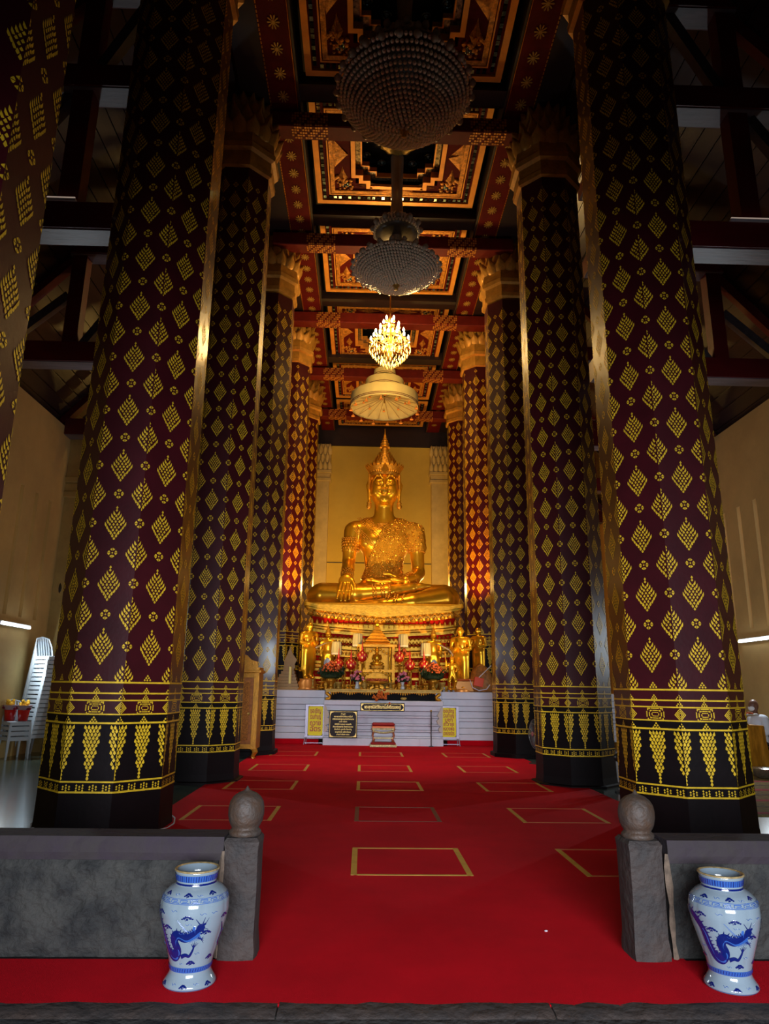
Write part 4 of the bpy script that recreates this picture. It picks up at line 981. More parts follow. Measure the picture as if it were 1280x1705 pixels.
# ================================================================ LOW STONE WALLS AND POSTS
def low_wall(x0, x1, label, joints):
    t = thing('low_stone_wall', label, 'low wall', (x0 if abs(x0) < abs(x1) else x1, 4.5, 0)); ox = t.location.x
    def slab(a, b, z0, z1, y0, y1, nm, m, seed, amp=.008):
        rnd = random.Random(seed); nx, nz = max(6, int((b-a)/.05)), max(3, int((z1-z0)/.05)); vs = []; fs = []
        for i in range(nx+1):
            for k in range(nz+1):
                e = 0 if 0 < i < nx and 0 < k < nz else .012
                vs.append((a+(b-a)*i/nx-ox, y0+rnd.uniform(-amp, amp)+e-4.5, z0+(z1-z0)*k/nz))
        for i in range(nx):
            for k in range(nz): fs.append((i*(nz+1)+k, (i+1)*(nz+1)+k, (i+1)*(nz+1)+k+1, i*(nz+1)+k+1))
        mb = MB().add(vs, fs).box(a-ox, b-ox, y0+.014-4.5, y1-4.5, z0, z1); put(nm, mb, t, m=m, smooth=False)
    js = [x0]+joints+[x1]
    for i in range(len(js)-1):
        slab(js[i]+.003, js[i+1]-.003, .012, .515, 4.44, 4.6, 'wall_slab', STONE, i)
        slab(js[i]+.003, js[i+1]-.003, .52, .645, 4.405, 4.64, 'coping_stone', mat('purple_brown_coping', (.028, .02, .027), .85, spec=.2, noise=(5, .5), bump=(14, .4), col2=(.03, .024, .024)), 9+i, .004)
    return t
low_wall(-4.2, -1.36, 'low grey stone wall with dark coping, behind the vase left of the carpet opening', [-2.95])
low_wall(1.24, 4.2, 'low grey stone wall with dark coping, behind the vase right of the carpet opening', [2.6])
cm = MB()
rnd = random.Random(4)
def mortar(x, zs_, nm, label):
    pts = [(x+rnd.uniform(-.012, .012)+.0*z, 0, z) for z in zs_]
    mb = MB(); mb.tube(pts, [rnd.uniform(.012, .026) for _ in pts], 5, flat=.5); return mb
def stone_post(x, label, jx):
    t = thing('stone_post', label, 'post', (x, 4.52, 0))
    mb = MB(); w = .105
    prof = [(w*1.06, 0), (w*1.05, .05), (w, .12), (w*.99, .35), (w*1.0, .58), (w*1.04, .62), (w*.9, .64)]
    vs = []; fs = []
    for r_, z in prof:
        for k in range(16):
            a = 2*PI*k/16; ca_, sa_ = math.cos(a), math.sin(a); m_ = max(abs(ca_), abs(sa_)); q = min(1/m_, 1.3)
            vs.append((r_*ca_*q+random.uniform(-.003, .003), r_*sa_*q*1.12+random.uniform(-.003, .003), z))
    for i in range(len(prof)-1):
        for k in range(16): fs.append((i*16+k, i*16+(k+1) % 16, (i+1)*16+(k+1) % 16, (i+1)*16+k))
    fs.append(tuple(range(16))[::-1]); fs.append(tuple(6*16+k for k in range(16)))
    put('shaft', MB().add(vs, fs), t, m=STONEB, smooth=True, ang=35)
    fin = MB().lathe([(.08, .63), (.094, .645), (.096, .66), (.086, .672), (.078, .68), (.088, .695), (.1, .72), (.107, .755), (.107, .79), (.1, .825), (.084, .852), (.06, .872), (.032, .884), (.016, .89), (.01, .9), (.001, .915)], 24, fn=lambda a, z: 1+.008*math.sin(3*a+z*9))
    put('bud_finial', fin, t, m=mat('finial_stone', (.042, .019, .008), .65, noise=(7, .7), bump=(22, .6), col2=(.03, .024, .02)), smooth=True)
    put('mortar_joint', mortar(jx, [.02, .12, .22, .32, .42, .5, .56, .62], '', '').__class__().tube([(jx+rnd.uniform(-.01, .01), -.098, z) for z in (.02, .1, .2, .3, .4, .5, .57)], [.016, .01, .018, .012, .022, .018, .01], 5), t, m=mat('mortar', (.16, .11, .075), .9, noise=(20, .5)))
    return t
stone_post(-1.26, 'brown stone post with round bud finial at the left of the carpet opening', -.11)
stone_post(1.11, 'brown stone post with round bud finial at the right of the carpet opening', .13)

# ================================================================ VASES
CER = mat('white_porcelain', (.17, .215, .25), .12, coat=.6, noise=(3, .06)); BLU = mat('cobalt_glaze', (.003, .008, .085), .12, coat=.6); BLU2 = mat('pale_cobalt_glaze', (.02, .07, .26), .12, coat=.6)
RIMV = mat('worn_gold_rim', (.38, .27, .12), .4, .2, noise=(30, .5))
VP = [(.128, 0), (.134, .008), (.131, .02), (.116, .04), (.106, .06), (.104, .075), (.116, .13), (.142, .21), (.166, .29), (.178, .35), (.176, .395), (.16, .432), (.135, .455), (.112, .468), (.104, .475), (.104, .49), (.108, .515), (.116, .54)]
def vr(z, a=0):
    for i in range(len(VP)-1):
        if VP[i][1] <= z <= VP[i+1][1]:
            f = (z-VP[i][1])/max(1e-6, VP[i+1][1]-VP[i][1]); r_ = VP[i][0]*(1-f)+VP[i+1][0]*f; break
    else: r_ = VP[-1][0]
    return r_*lobe(a, z)
def lobe(a, z):
    w = max(0, min(1, (z-.08)/.06))*max(0, min(1, (.46-z)/.05)); return 1-.022*w*abs(math.sin(4*a))**.4*0+w*.02*(abs(math.cos(4*a))**.5-1)
def vp(a, z, off=.0022): r_ = vr(z, a)+off; return (r_*math.cos(a), r_*math.sin(a), z)
class VP_:
    def __init__(s): s.mb = MB()
    def fan(s, cx, cz, pts):    # pts in metres on the surface, x to the right as seen from -Y
        r0 = vr(cz, 0); 
        P = [vp(-PI/2+cx+x/r0, min(max(cz+z, 0.002), .535), .0022) for x, z in pts]
        c = vp(-PI/2+cx, cz, .0034); n = len(P)
        s.mb.add([c]+P, [(0, 1+k, 1+(k+1) % n) for k in range(n)])
    def disc(s, cx, cz, r_, e=1.): s.fan(cx, cz, [(r_*math.cos(2*PI*k/8), r_*e*math.sin(2*PI*k/8)) for k in range(8)])
    def strip(s, pts, ws):      # pts: (angle, z)
        L = []; 
        for i, (a, z) in enumerate(pts):
            a0, z0 = pts[max(i-1, 0)]; a1, z1 = pts[min(i+1, len(pts)-1)]; dx, dz = (a1-a0)*.17, z1-z0; l = math.hypot(dx, dz) or 1; nx_, nz_ = -dz/l, dx/l; w = ws[i] if isinstance(ws, list) else ws
            L += [vp(-PI/2+a+nx_*w/.17, z+nz_*w), vp(-PI/2+a, z, .0034), vp(-PI/2+a-nx_*w/.17, z-nz_*w)]
        f = []
        for i in range(len(pts)-1): f += [(3*i, 3*i+1, 3*i+4, 3*i+3), (3*i+1, 3*i+2, 3*i+5, 3*i+4)]
        s.mb.add(L, f)
    def band(s, z0, z1, n=64):
        vs = [vp(2*PI*k/n, z) for z in (z0, (z0+z1)/2, z1) for k in range(n)]; s.mb.add(vs, [(i*n+k, i*n+(k+1) % n, (i+1)*n+(k+1) % n, (i+1)*n+k) for i in (0, 1) for k in range(n)])
def smooth_pts(P, n=10):
    out = []
    for i in range(len(P)-1):
        p0, p1, p2, p3 = P[max(i-1, 0)], P[i], P[i+1], P[min(i+2, len(P)-1)]
        for k in range(n):
            t = k/n; out.append(tuple(.5*((2*p1[j])+(-p0[j]+p2[j])*t+(2*p0[j]-5*p1[j]+4*p2[j]-p3[j])*t*t+(-p0[j]+3*p1[j]-3*p2[j]+p3[j])*t**3) for j in range(2)))
    return out+[P[-1]]
def vase(x, y, rz, label, sc=1.):
    t = thing('dragon_vase', label, 'vase', (x, y, .012), rz, 'pair of blue and white porcelain vases', sc=(sc,)*3)
    n = 96; vs = []; fs = []
    zz = []; 
    for i in range(len(VP)-1):
        k = max(1, int((VP[i+1][1]-VP[i][1])/.012))
        for j in range(k): f = j/k; zz.append((VP[i][0]*(1-f)+VP[i+1][0]*f, VP[i][1]*(1-f)+VP[i+1][1]*f))
    zz.append(VP[-1]); prof = [(r_, z, True) for r_, z in zz]+[(.104, .538, False), (.096, .5, False), (.092, .44, False), (.05, .4, False)]
    for r_, z, ob in prof:
        for k in range(n): a = 2*PI*k/n; q = r_*(lobe(a, z) if ob else 1); vs.append((q*math.cos(a), q*math.sin(a), z))
    for i in range(len(prof)-1):
        for k in range(n): fs.append((i*n+k, i*n+(k+1) % n, (i+1)*n+(k+1) % n, (i+1)*n+k))
    fs.append(tuple(range(n))[::-1]); fs.append(tuple((len(prof)-1)*n+k for k in range(n)))
    body = put('body', MB().add(vs, fs), t, m=CER, smooth=True)
    put('rim', MB().lathe([(.1145, .535), (.118, .538), (.1175, .5435), (.111, .545), (.1035, .5395)], 64, cap=False), t, m=RIMV, smooth=True)
    D = VP_(); Lt = VP_()
    Lt.band(.491, .522); Lt.band(.076, .1); Lt.band(.004, .007); D.band(.474, .483)
    for k in range(52):
        a = 2*PI*k/52; D.strip([(a, .492), (a+.01, .52)], .0018+.001*(k % 3)); D.strip([(a, .08), (a+.03, .096)], .0022)
    Lt.band(.405, .407); Lt.band(.428, .430)
    for k in range(20):         # key fret
        a = 2*PI*k/20; d = .28
        Lt.strip([(a, .411), (a, .424)], .0015); Lt.strip([(a, .424), (a+d*.75, .424)], .0015); Lt.strip([(a+d*.75, .424), (a+d*.75, .417)], .0015); Lt.strip([(a+d*.75, .417), (a+d*.25, .417)], .0015); Lt.strip([(a+.04, .411), (a+d, .411)], .0015)
    def cloud(a, z, s=1.):
        for dx, dz, r_ in ((-.012, .001, .007), (-.004, .006, .007), (.005, .006, .0065), (.013, .001, .007), (0, -.004, .006), (-.021, -.003, .005), (.022, -.003, .005), (-.007, -.008, .003)): D.disc(a+dx*s*1.1/.16, z+dz*s*1.1, r_*s*1.05, .8)
    def wisp(a, z):
        Lt.strip(smooth_pts([(a-.1, z+.004), (a-.04, z-.004), (a+.02, z+.003), (a+.09, z-.002)], 3), .0009)
    for a, z in ((-.05, .345), (-1.0, .36), (-.72, .295), (.55, .27), (.12, .125), (1.2, .33), (.95, .14), (2.1, .3), (2.9, .25), (-2.2, .32), (1.9, .17), (-1.5, .15)): cloud(a, z)
    for a, z in ((-.1, .443), (.75, .445), (-.95, .443), (2, .443), (-2.2, .443)): cloud(a, z, .8)
    for a, z in ((-.1, .022), (.9, .022), (-1.1, .022), (2.2, .022), (-2.2, .022)): cloud(a, z, .85)
    for a, z in ((.4, .36), (-.45, .375), (.3, .44), (-.5, .445), (.35, .17), (-.3, .12), (.75, .36), (-.2, .27), (.0, .315), (.4, .03), (-.5, .03), (1.4, .25), (-1.2, .2)): wisp(a, z)
    # dragon: body curve, mane, head, claws
    B = smooth_pts([(-1.75, .36), (-1.35, .345), (-1.05, .29), (-.95, .22), (-.8, .165), (-.55, .155), (-.4, .185), (-.5, .23), (-.38, .262), (-.1, .248), (.12, .262), (.32, .285)], 7)
    n_ = len(B); D.strip(B, [.008+.018*math.sin(PI*min(1, (i/n_)*.8+.1)) for i in range(n_)])
    Lt.strip([(a+.05, z-.012) for a, z in B[10:]], .006)
    for i in range(4, n_-4, 2):
        a, z = B[i]; a1, z1 = B[i+1]; dx, dz = (a1-a)*.17, z1-z; l = math.hypot(dx, dz) or 1; nx_, nz_ = -dz/l, dx/l
        D.strip([(a+nx_*.02/.17, z+nz_*.02), (a+nx_*.035/.17+.02, z+nz_*.035)], [.004, .0006])
    D.disc(.36, .295, .023, .9); D.strip([(.36, .30), (.5, .315)], [.009, .005]); D.strip([(.38, .285), (.52, .272)], [.008, .002]); D.strip([(.34, .31), (.2, .34)], [.003, .001]); D.strip([(.4, .31), (.47, .345)], [.003, .001]); D.strip([(.5, .315), (.58, .34)], [.002, .0006]); D.strip([(.5, .29), (.6, .285)], [.002, .0006])
    for k in range(9): Lt.strip([(.2, .27+k*.004), (-.12-.03*k, .285+.006*k)], [.004, .0008])
    for k in range(8): Lt.strip([(.3, .27), (.02+.06*k, .225+.002*k)], [.003, .0007])
    D.strip(smooth_pts([(-.28, .155), (-.1, .165), (.05, .16), (.16, .185), (.2, .205)], 4), [.011-.0004*i for i in range(17)])
    for k in range(5): D.strip([(.19, .2), (.1+.06*k, .232-.005*abs(k-2))], [.003, .0008])
    D.strip([(.3, .25), (.42, .24)], [.006, .003])
    for k in range(4): D.strip([(.42, .24), (.52, .255-.012*k)], [.0025, .0006])
    D.strip([(1.15, .3), (1.35, .25), (1.3, .2), (1.5, .17)], [.004, .012, .012, .003])
    put('dark_blue_painting', D.mb, t, m=BLU, smooth=True, kind='stuff'); put('light_blue_painting', Lt.mb, t, m=BLU2, smooth=True, kind='stuff')
vase(-1.44, 4.11, R(4), 'blue and white porcelain dragon vase on the carpet left of the opening')
vase(1.385, 4.08, R(-8), 'blue and white porcelain dragon vase on the carpet right of the opening')

# ================================================================ ALTAR OFFERINGS
ZT = 1.46
YG = GOLDP
def simple(name, mb, label, cat, loc, m, group=None, smooth=True, rz=0, ang=50):
    o = put(name, mb, None, loc, rz, m=m, smooth=smooth, ang=ang); return tag(o, label, cat, group)
# central shrine with a small seated image
shn = thing('altar_shrine', 'carved gold shrine with a tiered roof in the middle of the altar', 'shrine', (-.2, 20.25, 1.42))
put('body', MB().box(-.56, .56, -.2, .4, 0, .12, b=.01).box(-.5, -.42, -.2, .4, .12, 1.25).box(.42, .5, -.2, .4, .12, 1.25).box(-.5, .5, .3, .4, .12, 1.25).box(-.52, .52, -.22, .4, .5, .58).box(-.56, .56, -.24, .42, 1.2, 1.27), shn, m=YG)
for sx in (-1, 1):
    put('pillar', MB().lathe([(.045, .12), (.03, .16), (.028, .45), (.045, .5)], 10, (sx*.36, -.17, 0)).lathe([(.045, .58), (.028, .62), (.026, 1.15), (.045, 1.2)], 10, (sx*.36, -.17, 0)), shn, m=GOLDB, smooth=True)
for i in range(6):
    w = .54-.085*i; put('roof_tier', MB().lathe([(w*1.12, 1.27+i*.085), (w*1.0, 1.3+i*.085), (w*.82, 1.345+i*.085)], 4, (0, .08, 0), ph=PI/4, sy=.7), shn, m=YG)
put('spire', MB().lathe([(.07, 1.77), (.04, 1.83), (.05, 1.86), (.02, 1.95), (.001, 2.1)], 8, (0, .08, 0)), shn, m=GOLDB)
tri = MB()
for z0, w0 in ((.98, .36), (.4, .34)):
    for i in range(9):
        a = -1+i/4; tri.ball((a*w0, -.21, z0+.2*(1-abs(a))), .035, 5, 4)
put('arch_carving', tri, shn, m=GOLDB, smooth=True)
def mini_buddha(nm, label, loc, s=1., group=None):
    t = thing(nm, label, 'figurine', loc, 0, group, sc=(s,)*3)
    mb = MB().ball((0, .0, .08), .2, 14, 6, (1.15, .6, .38)).ball((0, .04, .27), .11, 12, 8, (1, .7, 1.4)).ball((0, .02, .47), .065, 10, 8, (1, 1, 1.15))
    for sx in (-1, 1): mb.tube([(sx*.1, .03, .36), (sx*.14, .0, .24), (sx*.07, -.08, .14)], [.035, .03, .025], 6)
    put('body', mb, t, m=GOLDB, smooth=True); put('crown', MB().lathe([(.06, .5), (.05, .55), (.025, .6), (.001, .7)], 8, (0, .02, 0)), t, m=GOLDB)
    put('lotus_base', MB().lathe([(.26, -.1), (.22, -.06), (.25, -.02), (.24, .02)], 16, sy=.7), t, m=YG, smooth=True); return t
mini_buddha('seated_figurine', 'small golden seated image in the upper niche of the altar shrine', (-.2, 20.2, 2.1), .85)
simple('offering_bowl', MB().lathe([(.1, 0), (.05, .04), (.06, .08), (.2, .14), (.24, .2), (.21, .2), (.001, .12)], 18), 'dark bronze bowl in the lower niche of the altar shrine', 'bowl', (-.2, 20.15, 1.55), GOLDD)
# stepped gold side altars
for sx, nm in ((-1, 'left'), (1, 'right')):
    for i, (dx, h, w) in enumerate(((.78, .95, .26), (1.1, .68, .26), (1.42, .45, .24))):
        t = thing('offering_table', f'small carved gold offering table, {["tallest","middle","lowest"][i]} of three to the {nm} of the shrine', 'table', (-.2+sx*dx, 20.35-.05*i, 1.42))
        put('top', MB().box(-w*.62, w*.62, -.16, .16, h-.04, h, b=.008), t, m=YG); put('apron', MB().box(-w*.55, w*.55, -.14, .14, h-.14, h-.05, b=.008), t, m=GOLDR)
        for a in (-1, 1):
            for b in (-1, 1): put('leg', MB().tube([(a*w*.48, b*.12, h-.1), (a*w*.5, b*.13, h*.5), (a*w*.46, b*.11, .1), (a*w*.52, b*.13, 0)], [.03, .02, .018, .03], 6), t, m=YG)
# red and gold bud offerings on stands
RB = mat('red_bud', (.45, .01, .006), .45); 
def bud(x, z, label):
    t = thing('bud_offering', label, 'bud offering', (x, 19.98, ZT), 0, 'red bud offerings with gold lozenges', sc=(1.15, 1.15, 1)); h = z-ZT
    put('stand', MB().lathe([(.07, 0), (.05, .03), (.02, .06), (.018, h-.2), (.06, h-.17), (.03, h-.13)], 10), t, m=YG, smooth=True)
    put('bud', MB().lathe([(.03, h-.14), (.1, h-.09), (.135, h), (.12, h+.07), (.07, h+.13), (.025, h+.17), (.02, h+.2), (.03, h+.22), (.012, h+.3), (.001, h+.5)], 16), t, m=RB, smooth=True)
    loz = MB()
    for row, (r_, zz, s_) in enumerate(((.125, h-.03, 1.), (.13, h+.05, 1.), (.10, h+.11, .6))):
        for k in range(8):
            a = 2*PI*(k+.5*(row % 2))/8
            P = [(-.02*s_, 0), (0, .038*s_), (.02*s_, 0), (0, -.038*s_)]
            M = Matrix.Translation((r_*math.cos(a), r_*math.sin(a), zz)) @ Matrix.Rotation(a+PI/2, 4, 'Z')
            loz.add([(x, -.022, z_) for x, z_ in P]+[(0, .02, 0)], [(0, 1, 2, 3)], M)
    put('gold_lozenge', loz, t, m=mat('orange_gold', (.8, .35, .05), .4, .5), kind='stuff')
for x, z, d in ((-1.28, 2.12, 'lowest, beside the left orange flower bush'), (-.93, 2.12, 'middle one left of the shrine'), (-.62, 2.34, 'highest one left of the shrine'), (.42, 2.34, 'highest one right of the shrine'), (.72, 2.12, 'middle one right of the shrine'), (1.12, 2.12, 'lowest, beside the right orange flower bush')):
    bud(x, z, f'red and gold bud-shaped offering with a spire, {d}')
# ivory ribbed paper ornaments
PAP = mat('ivory_paper', (.4, .33, .16), .8)
for x, z, d in ((-1.36, 2.62, 'far left, over the orange bush'), (-.76, 2.86, 'left of the shrine roof'), (.55, 2.86, 'right of the shrine roof'), (1.2, 2.62, 'far right, over the orange bush')):
    t = thing('paper_parasol', f'ivory ribbed paper parasol offering on a gold stick, {d}', 'parasol', (x, 20.3, ZT))
    h = z-ZT; put('stick', MB().tube([(0, 0, 0), (0, 0, h)], .018, 6), t, m=YG)
    put('shade', MB().lathe([(.14, h-.17), (.145, h-.1), (.13, h+.1), (.12, h+.14), (.02, h+.16)], 24, fn=lambda a, z_: 1+.05*math.cos(12*a)), t, m=PAP, smooth=False)
    put('fringe', MB().lathe([(.145, h-.22), (.15, h-.17)], 12), t, m=mat('pale_fringe', (.6, .5, .35), .8)); 
# standing golden attendants: one continuous body each, robe hugging it
def standing(h=1.6, hands='clasp'):
    f = SDF((-.42, -.34, -.02), (.42, .3, 1.68), .02)
    f.cap((-.09, 0, .08), (-.1, 0, .8), .06, .11, .04).cap((.09, 0, .08), (.1, 0, .8), .06, .11, .04)
    f.ell((-.1, -.07, .035), (.055, .12, .035), .02).ell((.1, -.07, .035), (.055, .12, .035), .02)
    f.ell((0, 0, .55), (.17, .09, .42), .08).ell((0, 0, .82), (.18, .13, .16), .06).ell((0, 0, 1.08), (.17, .12, .26), .06).cap((-.17, 0, 1.26), (.17, 0, 1.26), .075, .075, .06)
    f.cap((0, 0, 1.28), (0, -.01, 1.4), .05, .048, .03).ell((0, -.01, 1.48), (.085, .095, .12), .02).ell((0, -.105, 1.47), (.015, .02, .025), .01)
    for s in (-1, 1):
        f.ell((s*.088, 0, 1.47), (.015, .03, .05), .005)
        if hands == 'clasp': f.chain([(s*.23, 0, 1.25), (s*.26, .0, 1.02), (s*.1, -.17, .98), (s*.02, -.2, 1.06)], [.062, .05, .042, .035], .02)
        else: f.chain([(s*.23, 0, 1.25), (s*.25, .02, 1.0), (s*.24, -.03, .76)], [.062, .05, .036], .02)
    if hands == 'clasp': f.ell((0, -.205, 1.12), (.035, .03, .08), .02)
    for s in (-1, 1): f.cap((s*.2, 0, .95), (s*.17, .02, .25), .035, .05, .05)
    return f
sme = standing().mesh('attendant_body', GOLDB)
sme2 = standing(hands='down').mesh('attendant_body', GOLDB)
for x, y, z, s, rz, lb, me_ in ((-2.13, 20.0, 1.72, .98, R(35), 'golden standing monk image with clasped hands at the left end of the pedestal', sme), (2.17, 20.0, 1.5, 1.08, R(-30), 'golden standing monk image with clasped hands at the right end of the pedestal', sme)):
    t = thing('attendant_statue', lb, 'statue', (x, y, z), rz, sc=(s,)*3); put('body', me_, t)
    put('lotus_base', MB().lathe([(.3, -.3 if x < 0 else -.08), (.24, -.24 if x < 0 else -.06), (.28, -.12 if x < 0 else -.04), (.22, -.04 if x < 0 else -.02), (.24, 0)], 20), t, m=mat('copper_gilt', (.7, .25, .04), .4, .5), smooth=True)
for x, lb in ((-1.62, 'golden crowned standing image left of the shrine, behind the orange bush'), (1.45, 'golden crowned standing image right of the shrine, behind the orange bush')):
    t = thing('crowned_statue', lb, 'statue', (x, 20.55, 1.75), 0, sc=(.82,)*3); put('body', sme2, t)
    put('crown', MB().lathe([(.1, 1.52), (.11, 1.56), (.07, 1.62), (.075, 1.66), (.03, 1.74), (.001, 1.88)], 12), t, m=YG, smooth=True)
    put('pedestal_block', MB().lathe([(.26, -.4), (.2, -.33), (.2, -.1), (.26, -.04), (.22, 0)], 8), t, m=YG)
    put('fan', MB().lathe([(.0015, 0), (.12, .0), (.12, .015), (.001, .02)], 16, M=T(0, -.14, .5, rx=R(90), s=(1, 1.5, 1))), t, m=mat('dark_silver', (.12, .1, .09), .3, .7))
# small gold figure before the right attendant
t = thing('dancing_figurine', 'small twisted golden figure holding a staff before the right standing monk image', 'figurine', (1.88, 19.78, 1.5), 0)
f = SDF((-.25, -.2, 0), (.3, .2, .95), .016)
f.chain([(.06, 0, .03), (.1, -.03, .2), (.04, 0, .38)], [.035, .05, .06], .02).chain([(-.08, 0, .03), (-.08, -.02, .2), (-.02, 0, .38)], [.035, .05, .06], .02)
f.ell((0, 0, .45), (.09, .07, .13), .04).ell((.01, 0, .6), (.1, .07, .11), .03).ell((.0, -.01, .77), (.055, .06, .07), .02)
f.chain([(-.09, 0, .66), (-.17, -.04, .6), (-.16, -.06, .75)], [.035, .03, .022], .01).chain([(.1, 0, .66), (.17, -.03, .52), (.1, -.08, .46)], [.035, .03, .022], .01)
put('body', f.mesh('figurine_body', GOLDB), t); put('crown', MB().lathe([(.05, .82), (.055, .84), (.02, .88), (.001, .95)], 8), t, m=YG); put('staff', MB().tube([(-.16, -.06, .5), (-.2, -.06, 1.0)], .012, 5), t, m=YG); put('base', MB().lathe([(.16, -.04), (.14, 0), (.1, .03)], 12), t, m=YG)
# elephant tusks
IV = mat('dark_ivory', (.16, .11, .05), .3, coat=.4)
for sx, nm in ((-1, 'left'), (1, 'right')):
    t = thing('elephant_tusk', f'long dark curved elephant tusk on a gold socket, {nm} side of the altar', 'tusk', (sx*2.05-.05, 20.1, ZT))
    P = [(0, 0, .3), (sx*.06, 0, .6), (sx*.0, 0, .9), (-sx*.16, 0, 1.12), (-sx*.42, 0, 1.25), (-sx*.58, 0, 1.27)]
    put('tusk', MB().tube([(p[0], p[1], p[2]) for p in P], [.055, .055, .048, .036, .02, .004], 10), t, m=IV, smooth=True)
    put('socket', MB().lathe([(.14, -.02), (.12, .04), (.07, .08), (.08, .26), (.065, .34)], 12), t, m=YG, smooth=True)
# flower arrangements
LEAFM = mat('dark_foliage', (.012, .03, .006), .6); ORF = mat('orange_blossom', (.62, .11, .02), .7, noise=(60, .4)); PNK = mat('pink_rose', (.72, .2, .26), .6)
fl_me = MB().ball((0, 0, 0), .03, 7, 4, (1, 1, .8)).ball((0, 0, .012), .016, 5, 3).mesh('blossom', ORF, True)
lf = MB().add([(0, 0, 0), (.025, .0, .05), (0, 0, .12), (-.025, 0, .05), (0, .012, .06)], [(0, 1, 4), (1, 2, 4), (2, 3, 4), (3, 0, 4)]).mesh('leaf', LEAFM)
for x, nm in ((-1.47, 'left'), (1.36, 'right')):
    t = thing('orange_flower_bush', f'bush of orange blossoms over dark leaves in a gold urn, {nm} side of altar', 'flowers', (x, 19.85, ZT)); rnd = random.Random(x)
    put('urn', MB().lathe([(.12, -.02), (.08, .05), (.06, .1), (.13, .2), (.15, .28), (.001, .26)], 14), t, m=YG, smooth=True)
    lv = MB()
    for i in range(420):
        a = rnd.uniform(0, 2*PI); r_ = rnd.uniform(.05, .37); z = .34+.12*(r_/.37)+rnd.uniform(-.1, .06); M = T(r_*math.cos(a), r_*.7*math.sin(a), z, rx=rnd.uniform(-1, 2), rz=a)
        lv.add([(0, 0, 0), (.03, .0, .05), (0, 0, .12), (-.03, 0, .05), (0, .012, .06)], [(0, 1, 4), (1, 2, 4), (2, 3, 4), (3, 0, 4)], M)
    lv.ball((0, 0, .36), .25, 12, 6, (1.25, .85, .45)); put('foliage', lv, t, m=LEAFM, kind='stuff')
    for i in range(170):
        a = rnd.uniform(0, 2*PI); q = rnd.random()**.5; r_ = .36*q*(.95); z = .47+.26*(1-q**1.4)+rnd.uniform(-.02, .02)
        put('blossom', fl_me, t, (r_*math.cos(a), r_*.7*math.sin(a), z))
rose = MB().lathe([(.001, -.02), (.03, 0), (.042, .02), (.03, .035), (.034, .022), (.018, .03), (.015, .045), (.001, .04)], 9).mesh('rose', PNK, True)
for x, nm in ((-.74, 'left'), (.5, 'right')):
    t = thing('pink_rose_vase', f'pale vase of pink roses, just {nm} of the shrine foot', 'flowers', (x, 19.65, ZT)); rnd = random.Random(x)
    put('vase', MB().lathe([(.06, 0), (.07, .03), (.05, .1), (.045, .16), (.065, .2)], 12), t, m=mat('grey_glass_vase', (.5, .5, .48), .2), smooth=True)
    lv = MB()
    for i in range(80): M = T(rnd.gauss(0, .07), rnd.gauss(0, .04), rnd.uniform(.16, .32), rx=rnd.uniform(-1, 1), rz=rnd.uniform(0, 6)); lv.add([(0, 0, 0), (.03, .0, .05), (0, 0, .12), (-.03, 0, .05), (0, .012, .06)], [(0, 1, 4), (1, 2, 4), (2, 3, 4), (3, 0, 4)], M)
    put('foliage', lv, t, m=LEAFM, kind='stuff')
    for i in range(24): a = rnd.uniform(0, 6.28); q = rnd.random()**.6; put('rose', rose, t, (.19*q*math.cos(a), .1*q*math.sin(a)-.04, .24+.24*(1-q)+rnd.uniform(-.06, .08)), rot=(rnd.uniform(0, 1.2), 0, a))
# trays, bowls, candlesticks along the altar edge
tray = thing('flower_tray', 'footed gold tray heaped with orange flowers in front of the shrine', 'tray', (-.2, 19.75, ZT))
put('tray', MB().lathe([(.16, 0), (.08, .04), (.06, .12), (.3, .17), (.34, .21), (.3, .2), (.001, .19)], 24, sy=.5), tray, m=YG, smooth=True)
rnd = random.Random(11)
for i in range(70): put('blossom', fl_me, tray, (rnd.uniform(-.29, .29), rnd.uniform(-.12, .12), .22+rnd.uniform(0, .05)))
simple('fruit_pile', MB().ball((-.09, 0, .07), .07).ball((.06, -.02, .07), .07).ball((-.01, .05, .15), .07).ball((.14, .03, .08), .06).ball((0, -.05, .17), .06), 'heap of orange offerings on the right-hand offering table', 'offering', (.58, 20.3, 2.38), ORF)
stand_me = [MB().lathe([(.07, 0), (.06, .02), (.02, .05), (.03, .12), (.018, .18), (.045, .22), (.03, .23), (.001, .22)], 10), MB().lathe([(.08, 0), (.05, .03), (.04, .06), (.1, .12), (.11, .17), (.001, .15)], 12), MB().lathe([(.06, 0), (.045, .03), (.075, .09), (.08, .13), (.04, .18), (.05, .2), (.001, .2)], 12), MB().lathe([(.1, 0), (.1, .015), (.04, .03), (.03, .1), (.12, .13), (.13, .15), (.001, .14)], 14)]
kinds = ['candlestick', 'incense_bowl', 'offering_urn', 'footed_tray']; cats = ['candlestick', 'bowl', 'urn', 'tray']
cnt = {}; ORD = ['first', 'second', 'third', 'fourth', 'fifth', 'sixth', 'seventh', 'eighth']
